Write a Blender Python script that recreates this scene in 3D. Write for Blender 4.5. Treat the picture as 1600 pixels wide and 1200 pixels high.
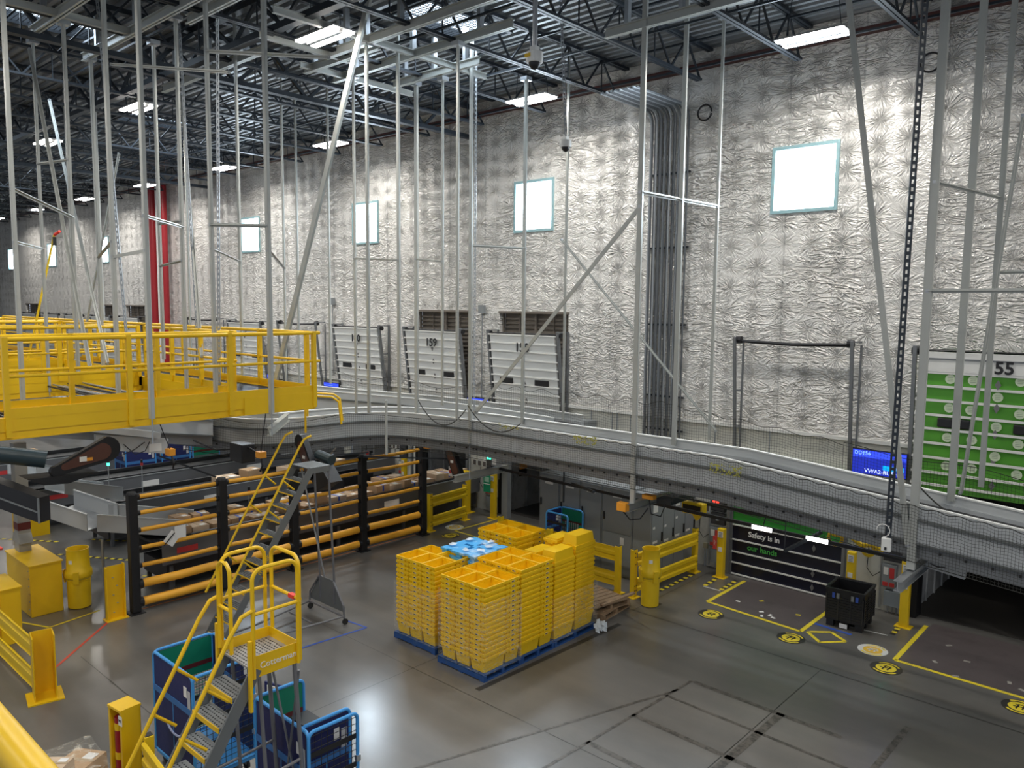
import bpy, math, random
from mathutils import Vector, Matrix
random.seed(7)
for o in list(bpy.data.objects): bpy.data.objects.remove(o)
S = bpy.context.scene
COL = S.collection
PI = math.pi
# ---------------------------------------------------------------- camera
yaw, pit, rol = math.radians(42.24), math.radians(5.66), math.radians(0.6)
F = Vector((-math.sin(yaw)*math.cos(pit), math.cos(yaw)*math.cos(pit), -math.sin(pit)))
R0 = Vector((math.cos(yaw), math.sin(yaw), 0)); U0 = R0.cross(F)
R = R0*math.cos(rol)+U0*math.sin(rol); U = -R0*math.sin(rol)+U0*math.cos(rol)
cd = bpy.data.cameras.new('camera'); cam = bpy.data.objects.new('camera', cd); COL.objects.link(cam)
cd.sensor_width = 36; cd.lens = 1228/1600*36; cd.clip_start = 0.05; cd.clip_end = 300
M4 = Matrix(((R.x, U.x, -F.x, 0), (R.y, U.y, -F.y, 0), (R.z, U.z, -F.z, 6.0), (0, 0, 0, 1)))
cam.matrix_world = M4
S.camera = cam
# ---------------------------------------------------------------- view, world
S.view_settings.view_transform = 'Standard'; S.view_settings.look = 'None'
S.view_settings.exposure = 0.36; S.view_settings.gamma = 1; S.view_settings.use_curve_mapping = False
W = bpy.data.worlds.new('world'); S.world = W; W.use_nodes = True
wb = W.node_tree.nodes['Background']; wb.inputs[0].default_value = (0.80, 0.88, 1.0, 1); wb.inputs[1].default_value = 0.33
# ---------------------------------------------------------------- lights of the hall
LIGHTS = [(x, 14.3) for x in (-5.85, -12.47, -20.5, -27.1, -33.6, -40.3, -47.2, -54)] + \
         [(x, 8.6) for x in (-12.48, -20.46, -27.0, -33.6, -40.3, -47.2)] + \
         [(x, 2.2) for x in (-5.85, -12.47, -20.5, -27.1, -33.6)] + [(2.0, 14.3), (1.6, 8.6), (1.6, 2.2), (-4.6, -3.6), (-12.4, -3.6), (-20.5, -3.6)]
LAMP_W = 112.0
def lamp_light(x, y, z, w):
    l = bpy.data.lights.new('lamp_light', 'AREA'); l.shape = 'RECTANGLE'; l.size = 1.2; l.size_y = 0.42
    l.energy = w; l.color = (1.0, 0.955, 0.88); l.spread = math.radians(165)
    o = bpy.data.objects.new('lamp_light', l); COL.objects.link(o); o.location = (x, y, z)
    return o
# daylight entering through the roof openings and the high windows
def day_light(name, loc, rot, sx, sy, w):
    l = bpy.data.lights.new(name, 'AREA'); l.shape = 'RECTANGLE'; l.size = sx; l.size_y = sy
    l.energy = w; l.color = (0.72, 0.86, 1.0)
    o = bpy.data.objects.new(name, l); COL.objects.link(o); o.location = loc; o.rotation_euler = rot
    return o
WINX = (-6.7, -14.07, -21.44, -28.8, -43.6, -51.3, -58.8)
for wx in WINX[:4]:
    day_light('window_daylight', (wx, 16.22, 8.69), (-PI/2, 0, 0), 1.3, 1.3, 190)
SKY = [(-18.3, 5.8), (-12.2, 11.4), (-25.6, 11.4), (-31, 5.8), (-38, 11.4), (-3.0, 1.5)]
for sx, sy in SKY:
    day_light('roof_daylight', (sx, sy, 11.62), (0, 0, 0), 1.15, 2.3, 60)

# ---------------------------------------------------------------- material helpers
MATS = {}
def mat(name, col, rough=0.5, metal=0.0, var=0.0, scale=6.0, bump=0.0, bscale=40.0, emit=None, estr=0.0, spec=0.5, alpha=1.0, coat=0.0, dirt=None, dscale=2.0):
    if name in MATS: return MATS[name]
    m = bpy.data.materials.new(name); m.use_nodes = True; nt = m.node_tree; b = nt.nodes['Principled BSDF']
    b.inputs['Base Color'].default_value = (*col, 1); b.inputs['Roughness'].default_value = rough
    b.inputs['Metallic'].default_value = metal; b.inputs['Specular IOR Level'].default_value = spec
    b.inputs['Coat Weight'].default_value = coat
    tc = nt.nodes.new('ShaderNodeTexCoord')
    n = nt.nodes.new('ShaderNodeTexNoise'); n.inputs['Scale'].default_value = scale; n.inputs['Detail'].default_value = 4
    nt.links.new(tc.outputs['Object'], n.inputs['Vector'])
    mx = nt.nodes.new('ShaderNodeMixRGB'); mx.blend_type = 'MIX'
    v = max(var, 0.03)
    mx.inputs[1].default_value = (*[c*(1-v) for c in col], 1); mx.inputs[2].default_value = (*[min(1, c*(1+v)) for c in col], 1)
    nt.links.new(n.outputs['Fac'], mx.inputs[0])
    last = mx.outputs[0]
    if dirt:
        n2 = nt.nodes.new('ShaderNodeTexNoise'); n2.inputs['Scale'].default_value = dscale; n2.inputs['Detail'].default_value = 8; n2.inputs['Roughness'].default_value = .7
        nt.links.new(tc.outputs['Object'], n2.inputs['Vector'])
        cr = nt.nodes.new('ShaderNodeValToRGB'); cr.color_ramp.elements[0].position = .52; cr.color_ramp.elements[1].position = .72
        nt.links.new(n2.outputs['Fac'], cr.inputs[0])
        m2 = nt.nodes.new('ShaderNodeMixRGB'); m2.inputs[2].default_value = (*dirt, 1)
        nt.links.new(cr.outputs[0], m2.inputs[0]); nt.links.new(last, m2.inputs[1]); last = m2.outputs[0]
    nt.links.new(last, b.inputs['Base Color'])
    if bump:
        n3 = nt.nodes.new('ShaderNodeTexNoise'); n3.inputs['Scale'].default_value = bscale; n3.inputs['Detail'].default_value = 3
        nt.links.new(tc.outputs['Object'], n3.inputs['Vector'])
        bp = nt.nodes.new('ShaderNodeBump'); bp.inputs['Strength'].default_value = bump; bp.inputs['Distance'].default_value = .02
        nt.links.new(n3.outputs['Fac'], bp.inputs['Height']); nt.links.new(bp.outputs[0], b.inputs['Normal'])
    if emit:
        b.inputs['Emission Color'].default_value = (*emit, 1); b.inputs['Emission Strength'].default_value = estr
    if alpha < 1: b.inputs['Alpha'].default_value = alpha
    MATS[name] = m
    return m
YEL = mat('yellow_paint', (0.86, 0.53, 0.006), .38, var=.06, scale=3)
YEL2 = mat('guard_yellow', (0.85, 0.57, 0.012), .4, var=.08, scale=4)
TOTE = mat('tote_yellow', (0.90, 0.56, 0.006), .38, var=.12, scale=2.5, bump=.08, bscale=18)
ORG = mat('rail_amber', (0.87, 0.42, 0.03), .5, var=.08)
BLK = mat('black_plastic', (0.012, 0.012, 0.014), .45, var=.2)
DSTEEL = mat('dark_steel', (0.035, 0.042, 0.052), .45, .3, var=.2)
ROOFST = mat('roof_steel', (0.022, 0.028, 0.036), .5, .2, var=.2)
POST = mat('post_grey', (0.47, 0.48, 0.45), .42, .25, var=.06, scale=2)
GALV = mat('galvanised', (0.46, 0.48, 0.50), .38, .7, var=.15, scale=8)
CONV = mat('conveyor_grey', (0.50, 0.52, 0.53), .45, .1, var=.08, scale=1.5)
BED = mat('bed_grey', (0.13, 0.135, 0.145), .5, .1, var=.12, scale=1.2)
BELT = mat('belt_black', (0.018, 0.019, 0.02), .6, var=.2)
CAB = mat('cabinet_grey', (0.27, 0.29, 0.30), .45, .05, var=.05, scale=.8)
WHT = mat('white_paint', (0.78, 0.78, 0.75), .5, var=.04)
DOORW = mat('door_white', (0.74, 0.75, 0.74), .42, var=.05, scale=1)
BONE = mat('drywall_cream', (0.72, 0.71, 0.64), .65, var=.06, scale=1, dirt=(.5, .49, .44), dscale=1.2)
GRN = mat('door_green', (0.10, 0.36, 0.035), .4, var=.07, scale=1.5)
NAVYD = mat('door_navy', (0.010, 0.012, 0.028), .25, var=.2)
NAVY = mat('cage_navy', (0.012, 0.018, 0.105), .55, var=.25, scale=4, bump=.3, bscale=8)
SKYB = mat('cage_blue', (0.06, 0.33, 0.75), .4, var=.08)
TEAL = mat('cage_green', (0.005, 0.22, 0.12), .5, var=.12, scale=4)
DRED = mat('stripe_red', (0.12, 0.015, 0.015), .5)
RED = mat('pipe_red', (0.33, 0.012, 0.02), .4, var=.1)
CONE = mat('cone_red', (0.85, 0.05, 0.03), .5)
CARD = mat('cardboard', (0.50, 0.33, 0.19), .75, var=.12, scale=3)
CARD2 = mat('cardboard_pale', (0.62, 0.47, 0.33), .75, var=.1, scale=3)
PAPER = mat('paper', (0.82, 0.81, 0.78), .6, var=.03)
TAPE = mat('blue_tape', (0.05, 0.12, 0.55), .4)
INK = mat('ink', (0.015, 0.015, 0.018), .6)
WOOD = mat('pallet_wood', (0.36, 0.24, 0.14), .75, var=.3, scale=9, dirt=(.2, .13, .08), dscale=5)
PBLUE = mat('pallet_blue', (0.015, 0.07, 0.24), .6, var=.2, scale=6, dirt=(.05, .1, .2), dscale=7)
PPLAS = mat('plastic_pallet_blue', (0.07, 0.42, 0.85), .4, var=.08, dirt=(.8, .85, .9), dscale=3)
RUB = mat('rubber', (0.02, 0.02, 0.02), .7)
TREAD = mat('tread_grey', (0.27, 0.28, 0.28), .5, .3, var=.1, scale=20)
STRG = mat('stringer_grey', (0.16, 0.17, 0.17), .45, .1, var=.08)
LADG = mat('ladder_grey', (0.20, 0.20, 0.21), .4, .3, var=.06)
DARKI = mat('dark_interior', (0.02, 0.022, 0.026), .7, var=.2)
TEALF = mat('window_frame_teal', (0.33, 0.52, 0.56), .4, .2, var=.05)
EMIT = mat('lamp_strip', (1, 1, 1), .5, emit=(1.0, .97, .92), estr=22)
SKYE = mat('sky_pane', (.9, .95, 1), .3, emit=(.80, .93, 1.0), estr=9)
SKYL = mat('skylight_pane', (.9, .95, 1), .3, emit=(.70, .85, 1.0), estr=2.2)
FIX = mat('fixture_white', (0.30, .30, .30), .4)
LEDG = mat('led_green', (0, .8, .4), .4, emit=(.05, 1, .5), estr=4)
LEDR = mat('led_red', (.8, 0, 0), .4, emit=(1, .05, .03), estr=2)
TXW = mat('text_white', (.85, .85, .85), .6)
TXG = mat('text_green', (.07, .42, .07), .6)
CRM = mat('cream_circle', (.62, .72, .52), .6)
ORB = mat('box_orange', (.85, .35, .03), .45)
FYEL = mat('floor_yellow', (.78, .62, .03), .5, var=.1, dirt=(.35, .3, .08), dscale=6)
FORG = mat('floor_orange', (.62, .22, .05), .5)
FBLU = mat('floor_blue', (.03, .09, .42), .5, var=.1)
FDRK = mat('floor_dark', (.035, .033, .03), .4)
FWHT = mat('floor_white', (.6, .6, .58), .5)
TAPRED = mat('floor_red', (.5, .05, .02), .5)
NETM = mat('net_twine', (.035, .035, .03), .8)
GSIGN = mat('sign_green', (.01, .3, .14), .5)

# ---------------------------------------------------------------- mesh builder
class MB:
    def __init__(s): s.v = []; s.f = []; s.mi = []; s.cur = 0
    def q(s, *pts):
        n = len(s.v); s.v += [tuple(p) for p in pts]; s.f.append(tuple(range(n, n+len(pts)))); s.mi.append(s.cur); return s
    def hexa(s, P):
        n = len(s.v); s.v += [tuple(p) for p in P]
        for a in ((0, 3, 2, 1), (4, 5, 6, 7), (0, 1, 5, 4), (1, 2, 6, 5), (2, 3, 7, 6), (3, 0, 4, 7)):
            s.f.append(tuple(n+i for i in a)); s.mi.append(s.cur)
        return s
    def b(s, x0, x1, y0, y1, z0, z1):
        return s.hexa([(x0, y0, z0), (x1, y0, z0), (x1, y1, z0), (x0, y1, z0), (x0, y0, z1), (x1, y0, z1), (x1, y1, z1), (x0, y1, z1)])
    def c(s, x, y, z, sx, sy, sz, rz=0):
        ca, sa = math.cos(rz), math.sin(rz); P = []
        for dz in (-1, 1):
            for dx, dy in ((-1, -1), (1, -1), (1, 1), (-1, 1)):
                a, b_ = dx*sx/2, dy*sy/2
                P.append((x+a*ca-b_*sa, y+a*sa+b_*ca, z+dz*sz/2))
        return s.hexa(P)
    def bar(s, p, q, w, h=None, up=(0, 0, 1)):
        h = h or w; p = Vector(p); q = Vector(q); d = (q-p).normalized(); up = Vector(up)
        if abs(d.dot(up)) > .98: up = Vector((0, 1, 0))
        a = d.cross(up).normalized()*(w/2); c = a.cross(d).normalized()*(h/2)
        return s.hexa([p-a-c, p+a-c, p+a+c, p-a+c, q-a-c, q+a-c, q+a+c, q-a+c])
    def chan(s, p, q, w, d, t=.008, up=(0, 1, 0)):
        # C channel: web and two flanges
        p = Vector(p); q = Vector(q); ax = (q-p).normalized(); up = Vector(up)
        a = ax.cross(up).normalized(); c = a.cross(ax).normalized()
        s.bar(p-c*(d/2), q-c*(d/2), w, t, up=c)
        s.bar(p-a*(w/2), q-a*(w/2), t, d, up=c); s.bar(p+a*(w/2), q+a*(w/2), t, d, up=c)
        return s
    def tube(s, pts, r, n=8, closed=False, r2=None):
        pts = [Vector(p) for p in pts]; m = len(pts); base = len(s.v); prev = None
        for i, p in enumerate(pts):
            if closed: d = pts[(i+1) % m]-pts[i-1]
            elif i == 0: d = pts[1]-pts[0]
            elif i == m-1: d = pts[-1]-pts[-2]
            else: d = (pts[i+1]-p).normalized()+(p-pts[i-1]).normalized()
            d.normalize()
            if prev is None:
                u = Vector((0, 0, 1)) if abs(d.z) < .9 else Vector((1, 0, 0))
            else: u = prev
            a = d.cross(u).normalized(); b_ = a.cross(d).normalized(); prev = b_
            rr = r if r2 is None else r+(r2-r)*i/(m-1)
            for k in range(n):
                t = 2*PI*k/n; s.v.append(tuple(p+a*(rr*math.cos(t))+b_*(rr*math.sin(t))))
        for i in range(m if closed else m-1):
            j = (i+1) % m
            for k in range(n):
                k2 = (k+1) % n
                s.f.append((base+i*n+k, base+i*n+k2, base+j*n+k2, base+j*n+k)); s.mi.append(s.cur)
        if not closed:
            s.f.append(tuple(base+k for k in reversed(range(n)))); s.mi.append(s.cur)
            s.f.append(tuple(base+(m-1)*n+k for k in range(n))); s.mi.append(s.cur)
        return s
    def lathe(s, prof, n=24, c=(0, 0, 0)):
        base = len(s.v); m = len(prof)
        for r, z in prof:
            for k in range(n):
                t = 2*PI*k/n; s.v.append((c[0]+r*math.cos(t), c[1]+r*math.sin(t), c[2]+z))
        for i in range(m-1):
            for k in range(n):
                k2 = (k+1) % n
                s.f.append((base+i*n+k, base+i*n+k2, base+(i+1)*n+k2, base+(i+1)*n+k)); s.mi.append(s.cur)
        return s
    def prism(s, pts, vec):
        n = len(pts); base = len(s.v); vec = Vector(vec)
        s.v += [tuple(p) for p in pts]+[tuple(Vector(p)+vec) for p in pts]
        s.f.append(tuple(base+k for k in reversed(range(n)))); s.mi.append(s.cur)
        s.f.append(tuple(base+n+k for k in range(n))); s.mi.append(s.cur)
        for k in range(n):
            k2 = (k+1) % n
            s.f.append((base+k, base+k2, base+n+k2, base+n+k)); s.mi.append(s.cur)
        return s
    def mesh(s, name, mats, smooth=False):
        me = bpy.data.meshes.new(name); me.from_pydata(s.v, [], s.f)
        for m in (mats if isinstance(mats, (list, tuple)) else [mats]): me.materials.append(m)
        if max(s.mi or [0]) > 0: me.polygons.foreach_set('material_index', s.mi)
        if smooth:
            me.polygons.foreach_set('use_smooth', [True]*len(s.f))
        me.update()
        return me
    def obj(s, name, mats, parent=None, loc=None, rz=0, smooth=False, bevel=0):
        o = bpy.data.objects.new(name, s.mesh(name, mats, smooth)); COL.objects.link(o)
        if parent: o.parent = parent
        if loc: o.location = loc
        if rz: o.rotation_euler = (0, 0, rz)
        if bevel:
            md = o.modifiers.new('bevel', 'BEVEL'); md.width = bevel; md.segments = 2; md.limit_method = 'ANGLE'
        if smooth:
            try:
                md = o.modifiers.new('es', 'EDGE_SPLIT'); md.split_angle = math.radians(40)
            except Exception: pass
        return o
def tag(o, label, cat, group=None, kind=None):
    if label: o['label'] = label
    if cat: o['category'] = cat
    if group: o['group'] = group
    if kind: o['kind'] = kind
    return o
def thing(name, label, cat, loc=(0, 0, 0), rz=0, group=None):
    o = bpy.data.objects.new(name, None); COL.objects.link(o); o.location = loc; o.rotation_euler = (0, 0, rz)
    o.empty_display_size = .1
    return tag(o, label, cat, group)
def struct(name, mb, m, smooth=False):
    o = mb.obj(name, m, smooth=smooth); o['kind'] = 'structure'; return o
def kids(o): return [c for c in COL.objects if c.parent == o]
CH = {}
def dup(root, loc, rz, label, group=None):
    r = root.copy(); COL.objects.link(r); r.location = loc; r.rotation_euler = (0, 0, rz); r['label'] = label
    if group: r['group'] = group
    for ch in CH.get(root.name) or []:
        c = ch.copy(); COL.objects.link(c); c.parent = r
        for g in CH.get(ch.name) or []:
            d = g.copy(); COL.objects.link(d); d.parent = c
    return r
def reg(root):
    l = kids(root); CH[root.name] = l
    for c in l: CH[c.name] = kids(c)
def text(name, s_, size, m, parent, origin, right, up, thick=.004, align='CENTER', bold=.0):
    cu = bpy.data.curves.new('t', 'FONT'); cu.body = s_; cu.size = size; cu.align_x = align; cu.align_y = 'CENTER'; cu.extrude = thick/2; cu.offset = bold
    cu.resolution_u = 3
    t = bpy.data.objects.new('t', cu); COL.objects.link(t)
    dg = bpy.context.evaluated_depsgraph_get(); me = bpy.data.meshes.new_from_object(t.evaluated_get(dg)); bpy.data.objects.remove(t)
    r = Vector(right).normalized(); u = Vector(up).normalized(); n = r.cross(u)
    mw = Matrix(((r.x, u.x, n.x, origin[0]), (r.y, u.y, n.y, origin[1]), (r.z, u.z, n.z, origin[2]), (0, 0, 0, 1)))
    me.transform(mw); me.materials.clear(); me.materials.append(m)
    o = bpy.data.objects.new(name, me); COL.objects.link(o)
    if parent: o.parent = parent
    return o
def arc(c, r, a0, a1, n, u, v):
    c = Vector(c); u = Vector(u); v = Vector(v)
    return [c+u*(r*math.cos(a0+(a1-a0)*i/n))+v*(r*math.sin(a0+(a1-a0)*i/n)) for i in range(n+1)]
def hoop(p, q, z0, z1, r=.1, n=6):
    # inverted U from p up over to q (p, q are xy)
    p = Vector((p[0], p[1], 0)); q = Vector((q[0], q[1], 0)); d = (q-p).normalized(); Z = Vector((0, 0, 1))
    a = arc(p+d*r+Z*(z1-r), r, PI, PI/2, n, d, Z); b_ = arc(q-d*r+Z*(z1-r), r, PI/2, 0, n, d, Z)
    return [p+Z*z0]+a+b_+[q+Z*z0]
# ================================================================ SETTING
def N(nt, t, **k):
    n = nt.nodes.new(t)
    for a, v in k.items(): setattr(n, a, v)
    return n
def mth(nt, op, a, b=None, c=None):
    n = nt.nodes.new('ShaderNodeMath'); n.operation = op
    for i, v in enumerate((a, b, c)):
        if v is None: continue
        if isinstance(v, (int, float)): n.inputs[i].default_value = v
        else: nt.links.new(v, n.inputs[i])
    return n.outputs[0]
def floor_mat():
    m = bpy.data.materials.new('polished_concrete'); m.use_nodes = True; nt = m.node_tree; b = nt.nodes['Principled BSDF']; L = nt.links
    tc = N(nt, 'ShaderNodeTexCoord')
    n1 = N(nt, 'ShaderNodeTexNoise'); n1.inputs['Scale'].default_value = .35; n1.inputs['Detail'].default_value = 5
    n2 = N(nt, 'ShaderNodeTexNoise'); n2.inputs['Scale'].default_value = 3.0; n2.inputs['Detail'].default_value = 9; n2.inputs['Roughness'].default_value = .65
    for n in (n1, n2): L.new(tc.outputs['Object'], n.inputs['Vector'])
    mp = N(nt, 'ShaderNodeMapping'); mp.inputs['Scale'].default_value = (.25, 2.2, 1); L.new(tc.outputs['Object'], mp.inputs['Vector'])
    n4 = N(nt, 'ShaderNodeTexNoise'); n4.inputs['Scale'].default_value = 1.0; n4.inputs['Detail'].default_value = 5; L.new(mp.outputs[0], n4.inputs['Vector'])
    cr = N(nt, 'ShaderNodeValToRGB'); e = cr.color_ramp.elements; e[0].position = .3; e[0].color = (.100, .095, .087, 1); e[1].position = .72; e[1].color = (.160, .153, .140, 1)
    L.new(n1.outputs['Fac'], cr.inputs[0])
    mx = N(nt, 'ShaderNodeMixRGB', blend_type='MULTIPLY'); mx.inputs[0].default_value = .7
    c2 = N(nt, 'ShaderNodeValToRGB'); c2.color_ramp.elements[0].position = .3; c2.color_ramp.elements[0].color = (.90, .90, .90, 1); c2.color_ramp.elements[1].position = .7; c2.color_ramp.elements[1].color = (1.05, 1.05, 1.05, 1)
    L.new(n2.outputs['Fac'], c2.inputs[0]); L.new(cr.outputs[0], mx.inputs[1]); L.new(c2.outputs[0], mx.inputs[2])
    mx2 = N(nt, 'ShaderNodeMixRGB', blend_type='MULTIPLY'); mx2.inputs[0].default_value = .5
    c3 = N(nt, 'ShaderNodeValToRGB'); c3.color_ramp.elements[0].position = .35; c3.color_ramp.elements[0].color = (.7, .72, .74, 1); c3.color_ramp.elements[1].position = .65; c3.color_ramp.elements[1].color = (1.1, 1.07, 1.04, 1)
    L.new(n4.outputs['Fac'], c3.inputs[0]); L.new(mx.outputs[0], mx2.inputs[1]); L.new(c3.outputs[0], mx2.inputs[2])
    L.new(mx2.outputs[0], b.inputs['Base Color'])
    mr = N(nt, 'ShaderNodeMapRange'); mr.inputs['To Min'].default_value = .14; mr.inputs['To Max'].default_value = .24; L.new(n2.outputs['Fac'], mr.inputs['Value'])
    L.new(mr.outputs[0], b.inputs['Coat Roughness']); b.inputs['Coat Weight'].default_value = .55; b.inputs['Roughness'].default_value = .46; b.inputs['Specular IOR Level'].default_value = .7
    bp = N(nt, 'ShaderNodeBump'); bp.inputs['Strength'].default_value = .03; bp.inputs['Distance'].default_value = .02; L.new(n2.outputs['Fac'], bp.inputs['Height']); L.new(bp.outputs[0], b.inputs['Normal'])
    return m
def quilt_mat():
    m = bpy.data.materials.new('quilted_vinyl'); m.use_nodes = True; nt = m.node_tree; b = nt.nodes['Principled BSDF']; L = nt.links
    tc = N(nt, 'ShaderNodeTexCoord'); sp = N(nt, 'ShaderNodeSeparateXYZ')
    # slight warp so that tufts are not in perfect rows
    wn = N(nt, 'ShaderNodeTexNoise'); wn.inputs['Scale'].default_value = .8; wn.inputs['Detail'].default_value = 1; L.new(tc.outputs['Object'], wn.inputs['Vector'])
    wm = N(nt, 'ShaderNodeVectorMath', operation='MULTIPLY_ADD'); L.new(wn.outputs['Color'], wm.inputs[0]); wm.inputs[1].default_value = (.22, 0, .30); L.new(tc.outputs['Object'], wm.inputs[2])
    L.new(wm.outputs[0], sp.inputs[0])
    def star(cw, chh, ox, oz, seed):
        u = mth(nt, 'MULTIPLY_ADD', sp.outputs['X'], 1/cw, ox); v = mth(nt, 'MULTIPLY_ADD', sp.outputs['Z'], 1/chh, oz)
        lu = mth(nt, 'MULTIPLY', mth(nt, 'SUBTRACT', mth(nt, 'FRACT', u), .5), cw); lv = mth(nt, 'MULTIPLY', mth(nt, 'SUBTRACT', mth(nt, 'FRACT', v), .5), chh)
        h = N(nt, 'ShaderNodeCombineXYZ'); L.new(mth(nt, 'FLOOR', u), h.inputs[0]); L.new(mth(nt, 'FLOOR', v), h.inputs[1]); h.inputs[2].default_value = seed
        wnz = N(nt, 'ShaderNodeTexWhiteNoise', noise_dimensions='3D'); L.new(h.outputs[0], wnz.inputs['Vector'])
        r = mth(nt, 'SQRT', mth(nt, 'ADD', mth(nt, 'MULTIPLY', lu, lu), mth(nt, 'MULTIPLY', lv, lv)))
        a = mth(nt, 'ARCTAN2', lv, lu)
        cv = N(nt, 'ShaderNodeCombineXYZ'); L.new(mth(nt, 'COSINE', a), cv.inputs[0]); L.new(mth(nt, 'SINE', a), cv.inputs[1])
        L.new(mth(nt, 'MULTIPLY_ADD', wnz.outputs['Value'], 40.0, mth(nt, 'MULTIPLY', r, 1.2)), cv.inputs[2])
        ns = N(nt, 'ShaderNodeTexNoise'); ns.inputs['Scale'].default_value = 3.2; ns.inputs['Detail'].default_value = 2; ns.inputs['Distortion'].default_value = .3; L.new(cv.outputs[0], ns.inputs['Vector'])
        rid = mth(nt, 'ABSOLUTE', mth(nt, 'SUBTRACT', ns.outputs['Fac'], .5))
        rid = mth(nt, 'POWER', mth(nt, 'MULTIPLY', rid, 5.0), .75)
        fall = mth(nt, 'MULTIPLY', mth(nt, 'SMOOTH_MIN', mth(nt, 'MULTIPLY', r, 14.0), 1.0, .3), mth(nt, 'MAXIMUM', mth(nt, 'SUBTRACT', 1.0, mth(nt, 'MULTIPLY', r, 2.3)), 0.0))
        w = mth(nt, 'MULTIPLY', rid, mth(nt, 'MULTIPLY', fall, mth(nt, 'MULTIPLY_ADD', wnz.outputs['Value'], .8, .35)))
        pil = mth(nt, 'SMOOTH_MIN', mth(nt, 'MULTIPLY', r, 4.0), .8, .3)
        return mth(nt, 'ADD', mth(nt, 'MULTIPLY', w, .55), mth(nt, 'MULTIPLY', pil, .42))
    s1 = star(.60, .46, .13, .2, 1.0)
    # irregular long wrinkles
    mp = N(nt, 'ShaderNodeMapping'); mp.inputs['Scale'].default_value = (1.6, 1, 5.2); L.new(wm.outputs[0], mp.inputs['Vector'])
    n2 = N(nt, 'ShaderNodeTexNoise'); n2.inputs['Scale'].default_value = 1.25; n2.inputs['Detail'].default_value = 2.0; n2.inputs['Distortion'].default_value = 1.2; L.new(mp.outputs[0], n2.inputs['Vector'])
    r2 = mth(nt, 'POWER', mth(nt, 'SUBTRACT', 1.0, mth(nt, 'MINIMUM', mth(nt, 'MULTIPLY', mth(nt, 'ABSOLUTE', mth(nt, 'SUBTRACT', n2.outputs['Fac'], .5)), 9.0), 1.0)), 1.6)
    n3 = N(nt, 'ShaderNodeTexNoise'); n3.inputs['Scale'].default_value = .5; L.new(tc.outputs['Object'], n3.inputs['Vector'])
    amt = mth(nt, 'MULTIPLY', mth(nt, 'MAXIMUM', mth(nt, 'SUBTRACT', n3.outputs['Fac'], .36), 0), 3.2)
    h = mth(nt, 'ADD', s1, mth(nt, 'MULTIPLY', mth(nt, 'MULTIPLY', r2, amt), .42))
    # seams between blankets
    sx = N(nt, 'ShaderNodeSeparateXYZ'); L.new(tc.outputs['Object'], sx.inputs[0])
    seam = mth(nt, 'ABSOLUTE', mth(nt, 'SUBTRACT', mth(nt, 'FRACT', mth(nt, 'MULTIPLY_ADD', sx.outputs['X'], 1/1.47, .31)), .5))
    sm = mth(nt, 'LESS_THAN', seam, .012)
    h = mth(nt, 'SUBTRACT', h, mth(nt, 'MULTIPLY', sm, .25))
    bp = N(nt, 'ShaderNodeBump'); bp.inputs['Strength'].default_value = 1.0; bp.inputs['Distance'].default_value = .105; L.new(h, bp.inputs['Height']); L.new(bp.outputs[0], b.inputs['Normal'])
    b.inputs['Base Color'].default_value = (.70, .69, .65, 1); b.inputs['Roughness'].default_value = .36; b.inputs['Metallic'].default_value = .18; b.inputs['Specular IOR Level'].default_value = .6
    mx = N(nt, 'ShaderNodeMixRGB'); mx.inputs[1].default_value = (.80, .78, .745, 1); mx.inputs[2].default_value = (.55, .54, .52, 1); L.new(mth(nt, 'MULTIPLY', sm, .6), mx.inputs[0]); L.new(mx.outputs[0], b.inputs['Base Color'])
    return m
FLOORM = floor_mat(); QUILT = quilt_mat()
WY = 16.3
struct('floor', MB().b(-80, 8, -9, 16.6, -.2, 0), FLOORM)
def holes(mb, x0, x1, z0, z1, hs, y0, y1):
    xs = sorted({x0, x1}|{h[0] for h in hs}|{h[1] for h in hs}); zs = sorted({z0, z1}|{h[2] for h in hs}|{h[3] for h in hs})
    xs = [x for x in xs if x0 <= x <= x1]; zs = [z for z in zs if z0 <= z <= z1]
    for i in range(len(xs)-1):
        run = None
        for j in range(len(zs)-1):
            cx = (xs[i]+xs[i+1])/2; cz = (zs[j]+zs[j+1])/2
            if any(h[0] < cx < h[1] and h[2] < cz < h[3] for h in hs):
                if run is not None: mb.b(xs[i], xs[i+1], y0, y1, run, zs[j]); run = None
            elif run is None: run = zs[j]
        if run is not None: mb.b(xs[i], xs[i+1], y0, y1, run, zs[-1])
    return mb
DOCK = {155: -3.07, 156: -6.75, 158: -14.1, 159: -17.75, 160: -21.5, 161: -25.1, 162: -28.8, 163: -32.4, 164: -39.9, 165: -43.4, 166: -47.2, 167: -50.9, 168: -54.6}
VENT = {158: (-15.3, -12.82), 159: (-18.86, -16.48), 164: (-41.05, -38.85), 165: (-44.4, -42.3), 168: (-56.5, -53.8)}
wh = [(x-.7, x+.7, 8.0, 9.38) for x in WINX]
up = holes(MB(), -78, 7, 3.38, 12.2, wh+[(a, b, 3.38, 5.84) for a, b in VENT.values()], WY, WY+.2)
struct('wall_right', up, QUILT)
opn = [(x-1.22, x+1.22, 0, 2.62) for k, x in DOCK.items()]
lo = holes(MB(), -78, 7, 0, 3.42, opn, WY+.06, WY+.26)
struct('wall_right_base', lo, BONE)['kind'] = 'structure'
bpy.data.objects['wall_right_base'].name = 'trim_1'
struct('trim_2', MB().b(-78, 7, WY-.03, WY+.06, 3.35, 3.42), WHT)
k = 3
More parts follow.
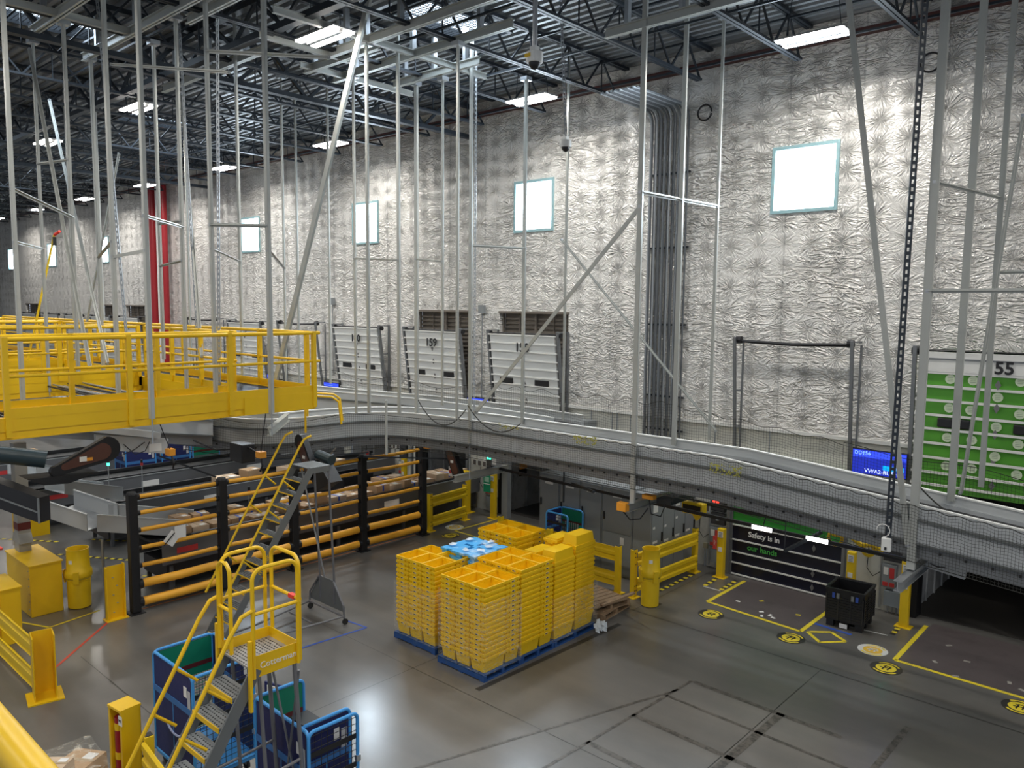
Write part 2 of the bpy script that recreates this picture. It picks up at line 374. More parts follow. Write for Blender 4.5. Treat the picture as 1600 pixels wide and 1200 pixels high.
for i, (a, b_) in enumerate(VENT.values()):
    mb = MB(); mb.b(a, b_, WY+.24, WY+.28, 3.42, 5.84)
    n = int((5.8-3.42)/.12)
    for j in range(n):
        z = 3.46+j*.12; mb.b(a, b_, WY+.18, WY+.24, z, z+.05)
    for x in (a+.02, (a+b_)/2, b_-.02): mb.b(x-.03, x+.03, WY+.12, WY+.18, 3.42, 5.84)
    for x in (a+(b_-a)*.25, a+(b_-a)*.75): mb.b(x-.012, x+.012, WY+.15, WY+.18, 3.42, 5.84)
    mb.b(a-.03, b_+.03, WY-.02, WY+.2, 5.80, 5.86)
    o = struct('trim_%d' % k, mb, mat('siding_taupe', (.17, .145, .12), .6, var=.1)); k += 1
# windows
for i, x in enumerate(WINX):
    fr = MB(); t = .07
    for (a, b_, c, d) in ((x-.7, x-.7+t, 8, 9.38), (x+.7-t, x+.7, 8, 9.38), (x-.7+t, x+.7-t, 8, 8+t), (x-.7+t, x+.7-t, 9.38-t, 9.38)): fr.b(a, b_, WY-.04, WY+.14, c, d)
    o = struct('window_%d' % (i+1), fr, TEALF)
    if i > 2:
        fr2 = MB().b(x-.02, x+.02, WY+.06, WY+.1, 8, 9.38).obj('mullion', TEALF, o)
    MB().b(x-.64, x+.64, WY+.10, WY+.12, 8.06, 9.32).obj('window_pane', SKYE, o)
# roof deck: ribbed sheet with the openings of the skylights
DK = mat('roof_deck', (.20, .21, .22), .42, .35, var=.12, scale=2)
dk = MB(); y = -9.0; Z0 = 11.72
segs = []
while y < WY+.1:
    for (dy, z0_, z1_) in ((.09, 0, 0), (.03, 0, .07), (.09, .07, .07), (.03, .07, 0)):
        ya, yb = y, y+dy; y = yb; xs = [-78, 7]
        for sx, sy in SKY:
            if sy-1.15 < (ya+yb)/2 < sy+1.15: xs += [sx-.6, sx+.6]
        xs.sort()
        for j in range(0, len(xs), 2):
            dk.q((xs[j], ya, Z0+z0_), (xs[j+1], ya, Z0+z0_), (xs[j+1], yb, Z0+z1_), (xs[j], yb, Z0+z1_))
struct('ceiling', dk, DK)
wn = 8
for sx, sy in SKY:
    mb = MB()
    for i in range(13): mb.b(sx-.6+i*.1-.006, sx-.6+i*.1+.006, sy-1.15, sy+1.15, Z0+.02, Z0+.03)
    for i in range(24): mb.b(sx-.6, sx+.6, sy-1.15+i*.1-.006, sy-1.15+i*.1+.006, Z0+.02, Z0+.03)
    for a, b_, c, d in ((-.68, -.6, -1.2, 1.2), (.6, .68, -1.2, 1.2), (-.6, .6, -1.23, -1.15), (-.6, .6, 1.15, 1.23)): mb.b(sx+a, sx+b_, sy+c, sy+d, Z0-.04, Z0+.3)
    o = struct('window_%d' % wn, mb, DSTEEL); wn += 1
    MB().b(sx-.6, sx+.6, sy-1.15, sy+1.15, Z0+.2, Z0+.24).obj('skylight_pane', SKYL, o)
# open-web roof joists
def joist_mesh():
    mb = MB(); y0, y1 = -9, 16.2; zb, zt = 10.93, 11.66
    for s_ in (-.04, .04):
        mb.b(s_-.022, s_+.022, y0, y1-.55, zb-.03, zb+.03) if 0 else mb.b(s_-.03, s_+.03, y0, 15.75, zb-.025, zb+.025)
        mb.b(s_-.03, s_+.03, y0, y1, zt-.03, zt+.03)
    y = y0; up_ = True
    while y < 15.5:
        a = (0, y, zb if up_ else zt); b_ = (0, y+.62, zt if up_ else zb); mb.bar(a, b_, .035)
        if not up_: mb.bar((0, y, zt), (0, y, zb+.0), .022)
        y += .62; up_ = not up_
    return mb.mesh('roof_joist', ROOFST)
jm = joist_mesh()
jx = 2.2
x = 4.3
tn = 20
JX = []
while x > -76:
    o = bpy.data.objects.new('trim_%d' % tn, jm); COL.objects.link(o); o.location = (x, 0, 0); o['kind'] = 'structure'; JX.append(x); tn += 1; x -= jx
def girder(x0, zb, zt, y0=-9, y1=16.2):
    mb = MB()
    for z in (zb, zt): mb.b(x0-.09, x0+.09, y0, y1, z-.05, z+.05)
    y = y0; up_ = True
    while y < y1-.9:
        mb.bar((x0, y, zb if up_ else zt), (x0, y+.9, zt if up_ else zb), .07); y += .9; up_ = not up_
    return mb
for x in (-16.4, -31.8, -47.2): struct('trim_%d' % tn, girder(x, 10.78, 11.62), ROOFST); tn += 1
# bridging and cross girders along the hall
for y, z in ((15.2, 11.0), (12.9, 11.05), (10.1, 11.0), (6.8, 11.02), (3.5, 11.0), (0, 11)):
    mb = MB(); mb.b(-76, 5, y-.02, y+.02, z, z+.04); mb.b(-76, 5, y-.02, y+.02, 11.56, 11.6)
    struct('trim_%d' % tn, mb, ROOFST); tn += 1
mb = MB()
for z in (10.98, 11.62): mb.b(-76, 5, 8.0, 8.16, z-.06, z+.06)
x = -76; up_ = True
while x < 4: mb.bar((x, 8.08, 10.98 if up_ else 11.62), (x+.9, 8.08, 11.62 if up_ else 10.98), .06); x += .9; up_ = not up_
struct('trim_%d' % tn, mb, ROOFST); tn += 1
struct('trim_%d' % tn, MB().b(-76, 6, 16.16, 16.3, 11.3, 11.42), mat('primer_red', (.10, .035, .03), .6)); tn += 1
# far wall of the hall
struct('wall_back', MB().b(-78.2, -78, -9, 16.6, 0, 12.2), BONE)
# ---------------- floor markings belonging to the place, plus a painted pallet shadow
def decal(pts, m, z=.004):
    global tn
    mb = MB(); 
    for P in pts: mb.q(*[(p[0], p[1], z) for p in P])
    o = struct('trim_%d' % tn, mb, m); tn += 1; return o
def strip(p, q, w):
    p = Vector((p[0], p[1])); q = Vector((q[0], q[1])); d = (q-p).normalized(); n = Vector((-d.y, d.x))*(w/2)
    return [(p-n)[:], (q-n)[:], (q+n)[:], (p+n)[:]]
decal([strip((-40, 12.86), (6, 12.86), .022), strip((-4.62, 12.86), (-4.62, 6), .014), strip((-8.35, 12.86), (-8.35, 16), .014), strip((-1.2, 12.86), (-1.2, 4), .014), strip((-9.6, 12.86), (-9.6, 1), .012), strip((-14, 4.6), (6, 4.6), .014), strip((-14, 8.2), (-1, 8.2), .01)], FDRK, .002)
def worn_mat():
    m = bpy.data.materials.new('worn_tape_marks'); m.use_nodes = True; nt = m.node_tree; b = nt.nodes['Principled BSDF']; L = nt.links
    tc = N(nt, 'ShaderNodeTexCoord'); n = N(nt, 'ShaderNodeTexNoise'); n.inputs['Scale'].default_value = 9; n.inputs['Detail'].default_value = 8; n.inputs['Roughness'].default_value = .75
    L.new(tc.outputs['Object'], n.inputs['Vector']); cr = N(nt, 'ShaderNodeValToRGB'); cr.color_ramp.elements[0].position = .47; cr.color_ramp.elements[1].position = .56
    L.new(n.outputs['Fac'], cr.inputs[0]); mx = N(nt, 'ShaderNodeMixRGB'); mx.inputs[1].default_value = (.11, .10, .088, 1); mx.inputs[2].default_value = (.052, .049, .043, 1)
    L.new(cr.outputs[0], mx.inputs[0]); L.new(mx.outputs[0], b.inputs['Base Color']); b.inputs['Roughness'].default_value = .4
    return m
WORN = worn_mat()
decal([strip((-7.45, 6.2), (-5.72, 11.2) if 0 else (-6.0, 10.6), .05),
       strip((-5.95, 11.0), (-3.6, 10.95), .09), strip((-6.05, 10.3), (-2.2, 10.2), .06), strip((-6.1, 9.45), (-1.6, 9.3), .09),
       strip((-6.15, 8.4), (-1.6, 8.25), .09), strip((-6.0, 11.0), (-6.2, 7.2), .05), strip((-4.5, 11.0), (-4.55, 7.6), .12), strip((-3.0, 11.9), (-3.05, 8.0), .09), strip((-9.4, 12.9), (-7.6, 12.3), .04)], WORN, .003)
def yl(pts, w=.08): return [strip(pts[i], pts[i+1], w) for i in range(len(pts)-1)]
decal(yl([(-7.5, 16.0), (-7.5, 14.3), (-5.5, 14.15), (-5.5, 16.1)]), FYEL)
decal(yl([(-3.85, 16.1), (-3.83, 14.1), (-1.0, 14.05)]), FYEL)
decal(yl([(-14.9, 15.9), (-14.9, 14.2), (-12.8, 14.2)], .06), FYEL)
decal([strip((-7.5, 15.1), (-7.5, 15.1), .1)] if 0 else [[(-7.44, 14.36), (-5.56, 14.22), (-5.56, 16.3), (-7.44, 16.3)], [(-3.78, 14.16), (-.6, 14.1), (-.6, 16.3), (-3.78, 16.3)]], mat('dock_patch', (.105, .088, .088), .38, var=.1, dirt=(.07, .06, .06), dscale=3), .0025)
decal(yl([(-5.40, 14.23), (-5.07, 14.52), (-4.72, 14.28), (-5.05, 13.92), (-5.40, 14.23)], .07), FYEL)
def haz(p, q, w=.09):
    p = Vector((p[0], p[1])); q = Vector((q[0], q[1])); L_ = (q-p).length; n = max(2, int(L_/.1)); A = []; B = []
    d = (q-p)/n
    for i in range(n): (A if i % 2 else B).append(strip(p+d*i, p+d*(i+1), w))
    decal(A, FYEL); decal(B, FDRK)
haz((-8.55, 15.6), (-8.55, 13.9)); haz((-8.05, 15.95), (-8.0, 15.1)); haz((-7.65, 15.9), (-7.62, 15.1)); decal([strip((-8.0, 15.05), (-7.6, 15.05), .04)], FWHT)
haz((-4.22, 15.9), (-4.2, 15.2)); decal([strip((-5.0, 15.0), (-4.25, 15.1), .04)], FWHT); haz((-8.9, 13.5), (-8.1, 13.5))
haz((-20.3, 6.2), (-18.5, 7.3)); haz((-23, 5.4), (-21.3, 6.6)); haz((-21, 7.2), (-19.6, 8.2)); haz((-17.6, 6.9), (-16.8, 7.2)); haz((-16.6, 8.1), (-16.3, 8.3))
decal([strip((-15.38, 13.4), (-15.38, 6.1), .035)], FORG)
decal([strip((-13.6, 3.9), (-15.2, 5.5), .05)], TAPRED)
decal([strip((-11.48, 8.68), (-12.0, 8.62), .04), strip((-11.48, 8.68), (-11.62, 7.0), .045)], FBLU)
decal([strip((-5.55, 14.72), (-4.75, 14.66), .08)], FBLU, .0035)
decal([strip((-16.5, 4.3), (-15.7, 4.65), .05), strip((-15.7, 4.65), (-15.9, 5.6), .05)], FYEL)
decal([strip((-8.3, 8.4), (-8.15, 12.1), .10)], FDRK, .0022)  # dark strip painting the shadow on the floor beside the tote pallets
# round floor stickers
def disc(cx, cy, r0, r1, a0=0, a1=2*PI, n=28):
    P = []
    for i in range(n):
        t, u = a0+(a1-a0)*i/n, a0+(a1-a0)*(i+1)/n
        if r0 <= 0: P.append([(cx, cy), (cx+r1*math.cos(t), cy+r1*math.sin(t)), (cx+r1*math.cos(u), cy+r1*math.sin(u))])
        else: P.append([(cx+r0*math.cos(t), cy+r0*math.sin(t)), (cx+r1*math.cos(t), cy+r1*math.sin(t)), (cx+r1*math.cos(u), cy+r1*math.sin(u)), (cx+r0*math.cos(u), cy+r0*math.sin(u))])
    return P
def sticker(cx, cy, label, white=False):
    mb = MB()
    for P in disc(cx, cy, 0, .25): mb.q(*[(p[0], p[1], .005) for p in P])
    o = mb.obj('floor_sticker', FWHT if white else FDRK); tag(o, label, 'floor sticker', 'round yellow floor stickers')
    mb = MB()
    for P in disc(cx, cy, 0, .16): mb.q(*[(p[0], p[1], .006) for p in P])
    mb.obj('sticker_centre', mat('floor_orange_yellow', (.72, .45, .05), .5) if white else FYEL, o)
    for a0_, a1_ in ((-2.4, -.5), (.6, 2.4)):
        mb = MB()
        for P in disc(cx, cy, .19, .225, a0_, a1_, 12): mb.q(*[(p[0], p[1], .006) for p in P])
        mb.obj('sticker_arc', FYEL, o)
    mb = MB()
    for P in (strip((cx-.09, cy-.02), (cx+.09, cy+.02), .03), strip((cx-.04, cy-.09), (cx-.02, cy+.09), .025), strip((cx+.04, cy-.08), (cx+.05, cy+.08), .025), strip((cx-.07, cy+.06), (cx+.07, cy+.075), .02)): mb.q(*[(p[0], p[1], .0066) for p in P])
    mb.obj('sticker_symbol', FWHT if white else INK, o)
sticker(-7.12, 13.74, 'round black and yellow floor sticker at the left corner of the safety door bay')
sticker(-5.51, 13.74, 'round black and yellow floor sticker left of the yellow floor diamond')
sticker(-3.84, 13.67, 'round black and yellow floor sticker below the corner of the open dock bay')
sticker(-1.92, 13.70, 'round black and yellow floor sticker cut off by the right edge')
sticker(-4.24, 14.25, 'round orange floor sticker with a white rim beside the black crate', True)
sticker(-14.67, 13.82, 'round black and yellow floor sticker behind the yellow tote pallets')
sticker(-15.16, 14.43, 'faded round orange floor sticker by the short yellow guard rail', True)
# ================================================================ CEILING LIGHTS
LT = thing('ceiling_light', 'twin-strip high bay light on its own at the top right above the largest window', 'light', (0, 0, 10.8))
mb = MB(); mb.b(-.62, .62, -.24, .24, .02, .05)
mb.b(-.5, .5, -.04, .04, -.03, .08)
mb.obj('fixture_housing', FIX, LT)
for y in (-.16, .16): MB().b(-.59, .59, y-.065, y+.065, -.012, .02).obj('lamp_strip', EMIT, LT)
for x in (-.5, .5): MB().tube([(x, 0, .05), (x*.8, 0, .82)], .008, 5).obj('suspension_wire', DSTEEL, LT)
reg(LT)
LL = {(-5.85, 14.3): 'twin-strip high bay light at the top right above the largest window', (-12.47, 14.3): 'twin-strip high bay light right beside the upper dome camera near the wall',
      (-20.5, 14.3): 'twin-strip high bay light near the wall between the third and fourth windows', (-27.1, 14.3): 'small high bay light near the wall just left of the fourth window',
      (-33.6, 14.3): 'small high bay light near the wall above the red pipes', (-40.3, 14.3): 'small high bay light near the wall, left of the red pipes', (-47.2, 14.3): 'small far high bay light near the wall, second from the far end of its row',
      (-54, 14.3): 'farthest tiny high bay light of the row along the wall', (-12.48, 8.6): 'large twin-strip high bay light crossed by the long slanted brace', (-20.46, 8.6): 'mid-distance high bay light behind the left hanger posts',
      (-27.0, 8.6): 'far high bay light low at the upper left of the picture'}
for i, (x, y) in enumerate(LIGHTS):
    lb = LL.get((x, y), 'distant twin-strip high bay light under the roof joists')
    if i == 0: o = LT; o.location = (x, y, 10.8); o['label'] = lb; o['group'] = 'high bay lights under the roof'
    else: o = dup(LT, (x, y, 10.8), 0, lb, 'high bay lights under the roof')
    l = lamp_light(0, 0, -.03, LAMP_W); l.parent = o; l.location = (0, 0, -.03)
# ================================================================ DOCK DOORS
def dockdoor(num, cx, lean, z0, z1, ytop, ybot, label, txt, pmat, npan=10, wins=True, tracks=True):
    hw = 1.16
    yy = lambda z: ybot+(ytop-ybot)*(z-z0)/(z1-z0) if z > z0 else ybot
    th = thing('dock_door', label, 'dock door', (cx, 0, 0), group='raised sectional dock doors')
    mb = MB(); ph = (z1-z0)/npan
    for i in range(npan):
        a, b_ = z0+i*ph, z0+(i+1)*ph
        mb.hexa([(-hw, yy(a), a), (hw, yy(a), a), (hw, yy(a)+.05, a), (-hw, yy(a)+.05, a), (-hw, yy(b_), b_), (hw, yy(b_), b_), (hw, yy(b_)+.05, b_), (-hw, yy(b_)+.05, b_)])
    mb.obj('door_panel', pmat, th)
    mb = MB()
    for i in range(npan+1):
        a = z0+i*ph; mb.b(-hw-.06, hw+.06, yy(a)-.03, yy(a), a-.018, a+.018)
    mb.obj('panel_rib', WHT, th)
    if wins:
        zw = z0+(z1-z0)*.49
        for sx in (-.66, .62):
            w = MB().b(sx-.25, sx+.25, yy(zw)-.02, yy(zw)+.01, zw-.085, zw+.085).obj('vision_window', BLK, th, bevel=.02)
    for fz in (.1, .28, .46, .64, .8):
        z = z0+(z1-z0)*fz; y = yy(z)-.012
        MB().prism([(.02, y, z-.09), (.07, y, z), (.02, y, z+.09), (-.03, y, z)], (0, .01, 0)).obj('door_lock', mat('lock_grey', (.2, .2, .2), .5, .4), th)
    if txt:
        z = z1-ph*1.5 if pmat is DOORW else z1-.27
        text('door_number', txt, .34, INK, th, (.05, yy(z)-.055, z), (1, 0, 0), (0, 0, 1), .012, bold=.006)
    th2 = thing('door_track', 'tracks of the '+label, 'door track', (cx, 0, 0), group='dock door tracks')
    for sx in (-1, 1):
        mb = MB(); x = sx*(hw+.10)
        mb.bar((x, WY-.08, 0), (x, ybot+.02, z0), .07, .07, up=(0, 1, 0)); mb.bar((x, ybot+.02, z0), (x, ytop+.02, z1+.12), .07, .07, up=(0, 1, 0))
        if lean: mb.bar((x+.06, WY-.06, z0-.6), (x+.06, WY-.06, z1+.12), .05)
        for q in (.3, .65, 1.0):
            z = z0+(z1+.1-z0)*q; mb.bar((x, yy(z), z), (x, WY-.02, z), .03)
        mb.obj('vertical_track', mat('track_grey', (.22, .23, .24), .45, .5), th2)
    for sx in (-1, 1):
        mb = MB(); mb.tube([(sx*(hw+.1)-.07, ytop+.1, z1+.02), (sx*(hw+.1)+.07, ytop+.1, z1+.02)], .07, 10); mb.obj('cable_drum', BLK, th2)
    MB().tube([(-hw-.1, ytop+.12, z1+.04), (hw+.1, ytop+.12, z1+.04)], .025, 6).obj('spring_shaft', BLK, th2)
    return th
names = {158: 'white dock door numbered 158 crossed by the diagonal brace', 159: 'white dock door numbered 159 with two dark windows', 160: 'white dock door numbered 160, left of door 159',
         162: 'white dock door behind the catwalk, right of the red pipes', 164: 'far white dock door left of the red pipes below a dark louvre', 165: 'far white dock door, second left of the red pipes',
         166: 'far white dock door, third left of the red pipes', 167: 'far white dock door, fourth left of the red pipes', 168: 'farthest white dock door at the left edge'}
for n, lb in names.items():
    dockdoor(n, DOCK[n], True, 2.72, 5.22, 15.86, 16.2, lb, {158: '158', 159: '159', 160: '160', 162: '162'}.get(n), DOORW, 11)
def emptytrack(cx, label, ytop=15.9):
    th2 = thing('door_track', label, 'door track', (cx, 0, 0), group='dock door tracks'); hw = 1.25
    for sx in (-1, 1):
        mb = MB(); x = sx*hw; mb.bar((x, WY-.08, 0), (x, WY-.08, 2.7), .06); mb.bar((x, WY-.08, 2.7), (x, ytop, 5.38), .06); mb.bar((x+.1, WY-.06, 2.7), (x+.1, WY-.06, 5.3), .035)
        for z in (5.36, 4.2, 3.4): mb.bar((x, ytop+(WY-.08-ytop)*(5.38-z)/2.68, z), (x+.1, WY-.05, z), .03)
        mb.obj('vertical_track', mat('track_grey', (.22, .23, .24), .45, .5), th2)
        MB().tube([(sx*hw-sx*.12, ytop+.1, 5.32), (sx*hw, ytop+.1, 5.32)], .08, 10).obj('cable_drum', BLK, th2)
    MB().tube([(-hw, ytop+.1, 5.3), (0, ytop+.1, 5.26), (hw, ytop+.1, 5.3)], .04, 6).obj('spring_shaft', BLK, th2)
emptytrack(-6.72, 'empty dark lift tracks and spring shaft above the safety slogan door', 16.0)
emptytrack(-25.1, 'empty lift tracks and spring shaft right of door 162', 15.9)
emptytrack(-32.4, 'empty lift tracks and spring shaft beside the red pipes', 15.9)
# green door 155
d = dockdoor(155, -3.07, False, 2.62, 5.22, 16.02, 16.12, 'green dock door numbered 155 covered in round pale stickers', None, GRN, 1, wins=False)
bpy.data.objects.remove([c for c in kids(d) if c.name.startswith('panel_rib')][0])
mb = MB()
for z in (4.86, 4.6, 4.34, 4.07, 3.81, 3.54, 3.27, 2.99, 2.76): mb.b(-1.2, 1.2, 16.0, 16.03, z-.022, z+.022)
mb.obj('panel_rib', WHT, d)
MB().b(-1.17, 1.17, 15.995, 16.03, 4.88, 5.24).obj('header_panel', WHT, d)
MB().b(-1.17, 1.17, 15.98, 16.0, 5.10, 5.13).obj('header_seam', mat('track_grey', (.22, .23, .24), .45, .5), d)
text('door_number', '155', .31, INK, d, (.14, 15.98, 4.99), (1, 0, 0), (0, 0, 1), .006, bold=.008)
for sx in (-.53, .68): MB().b(sx-.27, sx+.27, 15.99, 16.04, 3.85, 4.03).obj('vision_window', BLK, d, bevel=.03)
for (x, z) in [(-3.7, 4.75), (-3.33, 4.75), (-2.6, 4.78), (-2.93, 4.48), (-3.69, 4.22), (-3.34, 4.21), (-2.58, 4.21), (-2.92, 3.95), (-3.69, 3.67), (-3.29, 3.67), (-2.57, 3.68), (-2.91, 3.42), (-3.68, 3.14), (-3.26, 3.15), (-2.56, 3.14)]:
    mb = MB(); mb.lathe([(0, 0), (.085, 0), (.085, .012), (0, .012)], 16)
    mb.v = [(v[0]+x+3.07, 16.03-v[2], v[1]+z) for v in mb.v]; c = mb.obj('round_sticker', CRM, d)
    m2 = MB()
    for q in (-.03, 0, .03): m2.b(x+3.07-.045, x+3.07+.045, 16.014, 16.018, z+q-.005, z+q+.005)
    m2.obj('sticker_print', mat('print_grey', (.35, .42, .3), .6), c)
for i, c in enumerate([c for c in kids(d) if c.name.startswith('door_lock')]): c.location = (.12, -.06, 0)
# closed slogan door 156
t = thing('dock_door', 'closed black and green dock door reading Safety is in our hands', 'dock door', (-6.75, 0, 0))
MB().b(-1.22, 1.22, 16.22, 16.27, 0.0, 1.14).obj('door_panel', NAVYD, t)
MB().b(-1.22, 1.22, 16.22, 16.27, 1.14, 2.66).obj('upper_panel', mat('slogan_green', (.03, .30, .04), .4), t)
mb = MB()
for z in (.03, .29, .54, .82, 1.16, 1.48, 1.75, 2.0, 2.3): mb.b(-1.26, 1.26, 16.19, 16.225, z-.014, z+.014)
mb.obj('panel_rib', WHT, t)
text('slogan_line', 'Safety is in', .17, TXW, t, (-.45, 16.2, 1.0), (1, 0, 0), (0, 0, 1), .006, bold=.0035)
text('slogan_line', 'our hands', .17, TXG, t, (-.48, 16.2, .70), (1, 0, 0), (0, 0, 1), .006, bold=.0035)
for z in (1.0, .45, .15, 1.6): MB().prism([(1.0-.35, 16.2, z-.08), (1.04-.35, 16.2, z), (1.0-.35, 16.2, z+.08), (.96-.35, 16.2, z)], (0, .015, 0)).obj('door_lock', mat('lock_grey', (.2, .2, .2), .5, .4), t)
for sx in (-1, 1): MB().b(sx*1.27-.03, sx*1.27+.03, 16.14, 16.24, 0, 2.7).obj('door_guide', mat('track_grey', (.22, .23, .24), .45, .5), t)
# trailers parked behind the open docks
def trailer(n, label):
    x = DOCK[n]; t = thing('trailer_interior', label, 'trailer', (x, 16.62, 0), group='trailers parked at the open docks'); mb = MB()
    MB().b(-1.2, 1.2, 0, 6, -.03, .0).obj('trailer_floor', mat('trailer_floor', (.05, .045, .04), .6), t)
    for sx in (-1, 1):
        mb = MB(); mb.b(sx*1.2-.02, sx*1.2+.02, 0, 6, 0, 2.7)
        for k in range(9): mb.b(sx*1.17-.02, sx*1.17+.02, .3+k*.6, .36+k*.6, 0, 2.7)
        mb.obj('trailer_side', mat('trailer_white', (.45, .46, .47), .6, dirt=(.2, .2, .2)), t)
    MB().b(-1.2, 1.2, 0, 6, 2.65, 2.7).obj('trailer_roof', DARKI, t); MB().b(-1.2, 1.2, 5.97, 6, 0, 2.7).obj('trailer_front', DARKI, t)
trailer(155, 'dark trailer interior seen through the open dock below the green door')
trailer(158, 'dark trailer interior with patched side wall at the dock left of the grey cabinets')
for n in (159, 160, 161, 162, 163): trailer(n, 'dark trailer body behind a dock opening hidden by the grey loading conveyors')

for i, (n, sx) in enumerate(((155, -1), (158, -1), (158, 1), (159, -1), (159, 1))):
    lb = {0: 'black rubber dock seal at the left jamb of the open dock 155', 1: 'black rubber dock seal at the left jamb of the open dock beside the green sign', 2: 'black rubber dock seal behind the roll cage at the open dock', 3: 'black rubber dock seal at the dock of the nearest loading conveyor, left jamb', 4: 'black rubber dock seal at the dock of the nearest loading conveyor, right jamb'}[i]
    x = DOCK[n]+sx*1.14; tag(MB().b(x-.1, x+.1, 16.34, 16.7, 0, 2.64).obj('dock_seal', BLK), lb, 'dock seal', 'rubber dock seals')
# monitors above the docks
def monitor(x, z, w, h, label, lines=True, y=15.95):
    t = thing('wall_monitor', label, 'monitor', (x, y, z))
    MB().b(-w/2, w/2, 0, .05, -h/2, h/2).obj('monitor_case', BLK, t)
    MB().b(-w/2+.015, w/2-.015, -.008, 0, -h/2+.015, h/2-.015).obj('screen', mat('screen_blue', (.01, .02, .3), .3, emit=(.015, .03, .42), estr=.8), t)
    MB().b(-w/2+.02, w/2-.02, -.012, -.008, h*.18, h/2-.03).obj('screen_band', mat('screen_band', (.02, .05, .6), .3, emit=(.04, .08, .8), estr=.9), t)
    MB().bar((0, .05, 0), (0, WY+.06-y, 0), .05).obj('wall_arm', BLK, t)
    if lines:
        sc = mat('screen_text', (.3, .5, 1), .4, emit=(.25, .5, 1), estr=1.1)
        text('screen_text', 'DD156', .10, sc, t, (-w/2+.2, -.014, h/2-.08), (1, 0, 0), (0, 0, 1), .002)
        text('screen_text', 'VWA2-RUSH', .11, mat('screen_text_white', (.7, .8, 1), .4, emit=(.6, .7, 1), estr=1.1), t, (.05, -.016, -h/2+.08), (1, 0, 0), (0, 0, 1), .002)
        MB().b(.08, .46, -.013, -.009, -h/2+.13, -h/2+.22).obj('screen_button', mat('screen_cyan', (.0, .3, .7), .4, emit=(0, .35, .8), estr=1), t)
        text('screen_text', 'DD', .09, sc, t, (.27, -.015, -h/2+.175), (1, 0, 0), (0, 0, 1), .002)
    else:
        mb = MB()
        for k in range(4): mb.b(-w/2+.05, w/2-.05-.1*k, -.012, -.009, -h/2+.06+k*.08, -h/2+.075+k*.08)
        mb.obj('screen_lines', mat('screen_text', (.3, .5, 1), .4, emit=(.25, .5, 1), estr=1.1), t)
monitor(-4.83, 3.03, 1.02, .50, 'blue dock monitor left of the green door, showing dock text')
monitor(-15.8, 3.16, .86, .42, 'small blue dock monitor between doors 159 and 158', False)
monitor(-23.0, 3.08, .9, .42, 'small blue dock monitor left of door 160 beyond the catwalk', False)
monitor(-26.8, 3.1, .8, .42, 'tiny blue dock monitor right of door 162, low behind the catwalk railing', False)
# conduit bundle down the wall
mb_l = []
t = thing('conduit_bundle', 'wide bundle of grey vertical conduits running down the quilted wall', 'conduit', (0, -.02, 0))
for i in range(17):
    x = -10.36+i*.062; r = .026 if i < 6 else .021
    ztop = 10.55
    yy = WY-.10-(.04 if i % 2 else 0)
    pts = [(x, yy, 2.2), (x, yy, ztop-.3)]+[tuple(p) for p in arc((x, yy-.3, ztop-.3), .3, 0, PI/2, 6, (0, 1, 0), (0, 0, 1))][1:]+[(x-.1*i/17, yy-2.0, ztop+.02)]
    MB().tube(pts, r, 8).obj('conduit', mat('conduit_steel', (.17, .18, .19), .38, .6, var=.2) if i % 3 else GALV, t, smooth=True)
for z in (9.1, 7.4, 5.6, 3.9, 3.1): MB().b(-10.42, -9.33, WY-.06, WY-.0, z-.02, z+.02).obj('conduit_strap', DSTEEL, t)
# red riser pipes with the white ones between
for x, r, m, lb, nm in ((-36.75, .16, RED, 'left red sprinkler riser pipe on the far wall', 'riser_pipe'), (-35.6, .15, RED, 'right red sprinkler riser pipe on the far wall', 'riser_pipe'), (-36.15, .11, WHT, 'white riser pipe between the two red pipes', 'riser_pipe')):
    tag(MB().tube([(x, 15.9, 0), (x, 15.9, 11.2)], r, 12).obj(nm, m, smooth=True), lb, 'pipe', 'riser pipes')
# cable coils on the wall
for x, z, lb in ((-9.02, 10.35, 'black cable coil on the wall right of the conduit bundle'), (-4.42, 10.55, 'black cable coil at the top of the wall behind the perforated strut')):
    tag(MB().tube(arc((x, WY-.05, z), .17, 0, 2*PI*.97, 20, (1, 0, 0), (0, 0, 1)), .018, 6).obj('cable_coil', BLK), lb, 'cable')
for x, z, lb in ((-23.3, 6.1, 'small grey junction box on the quilted wall left of door 160'), (-15.95, 5.9, 'small grey junction box on the quilted wall between doors 159 and 158')):
    t = thing('junction_box', lb, 'junction box', (x, WY-.006, z)); MB().b(-.1, .1, -.1, 0, -.12, .12).obj('box_body', CAB, t); MB().tube([(0, -.04, -.1), (0, -.04, -2.6)], .014, 5).obj('conduit', CAB, t)
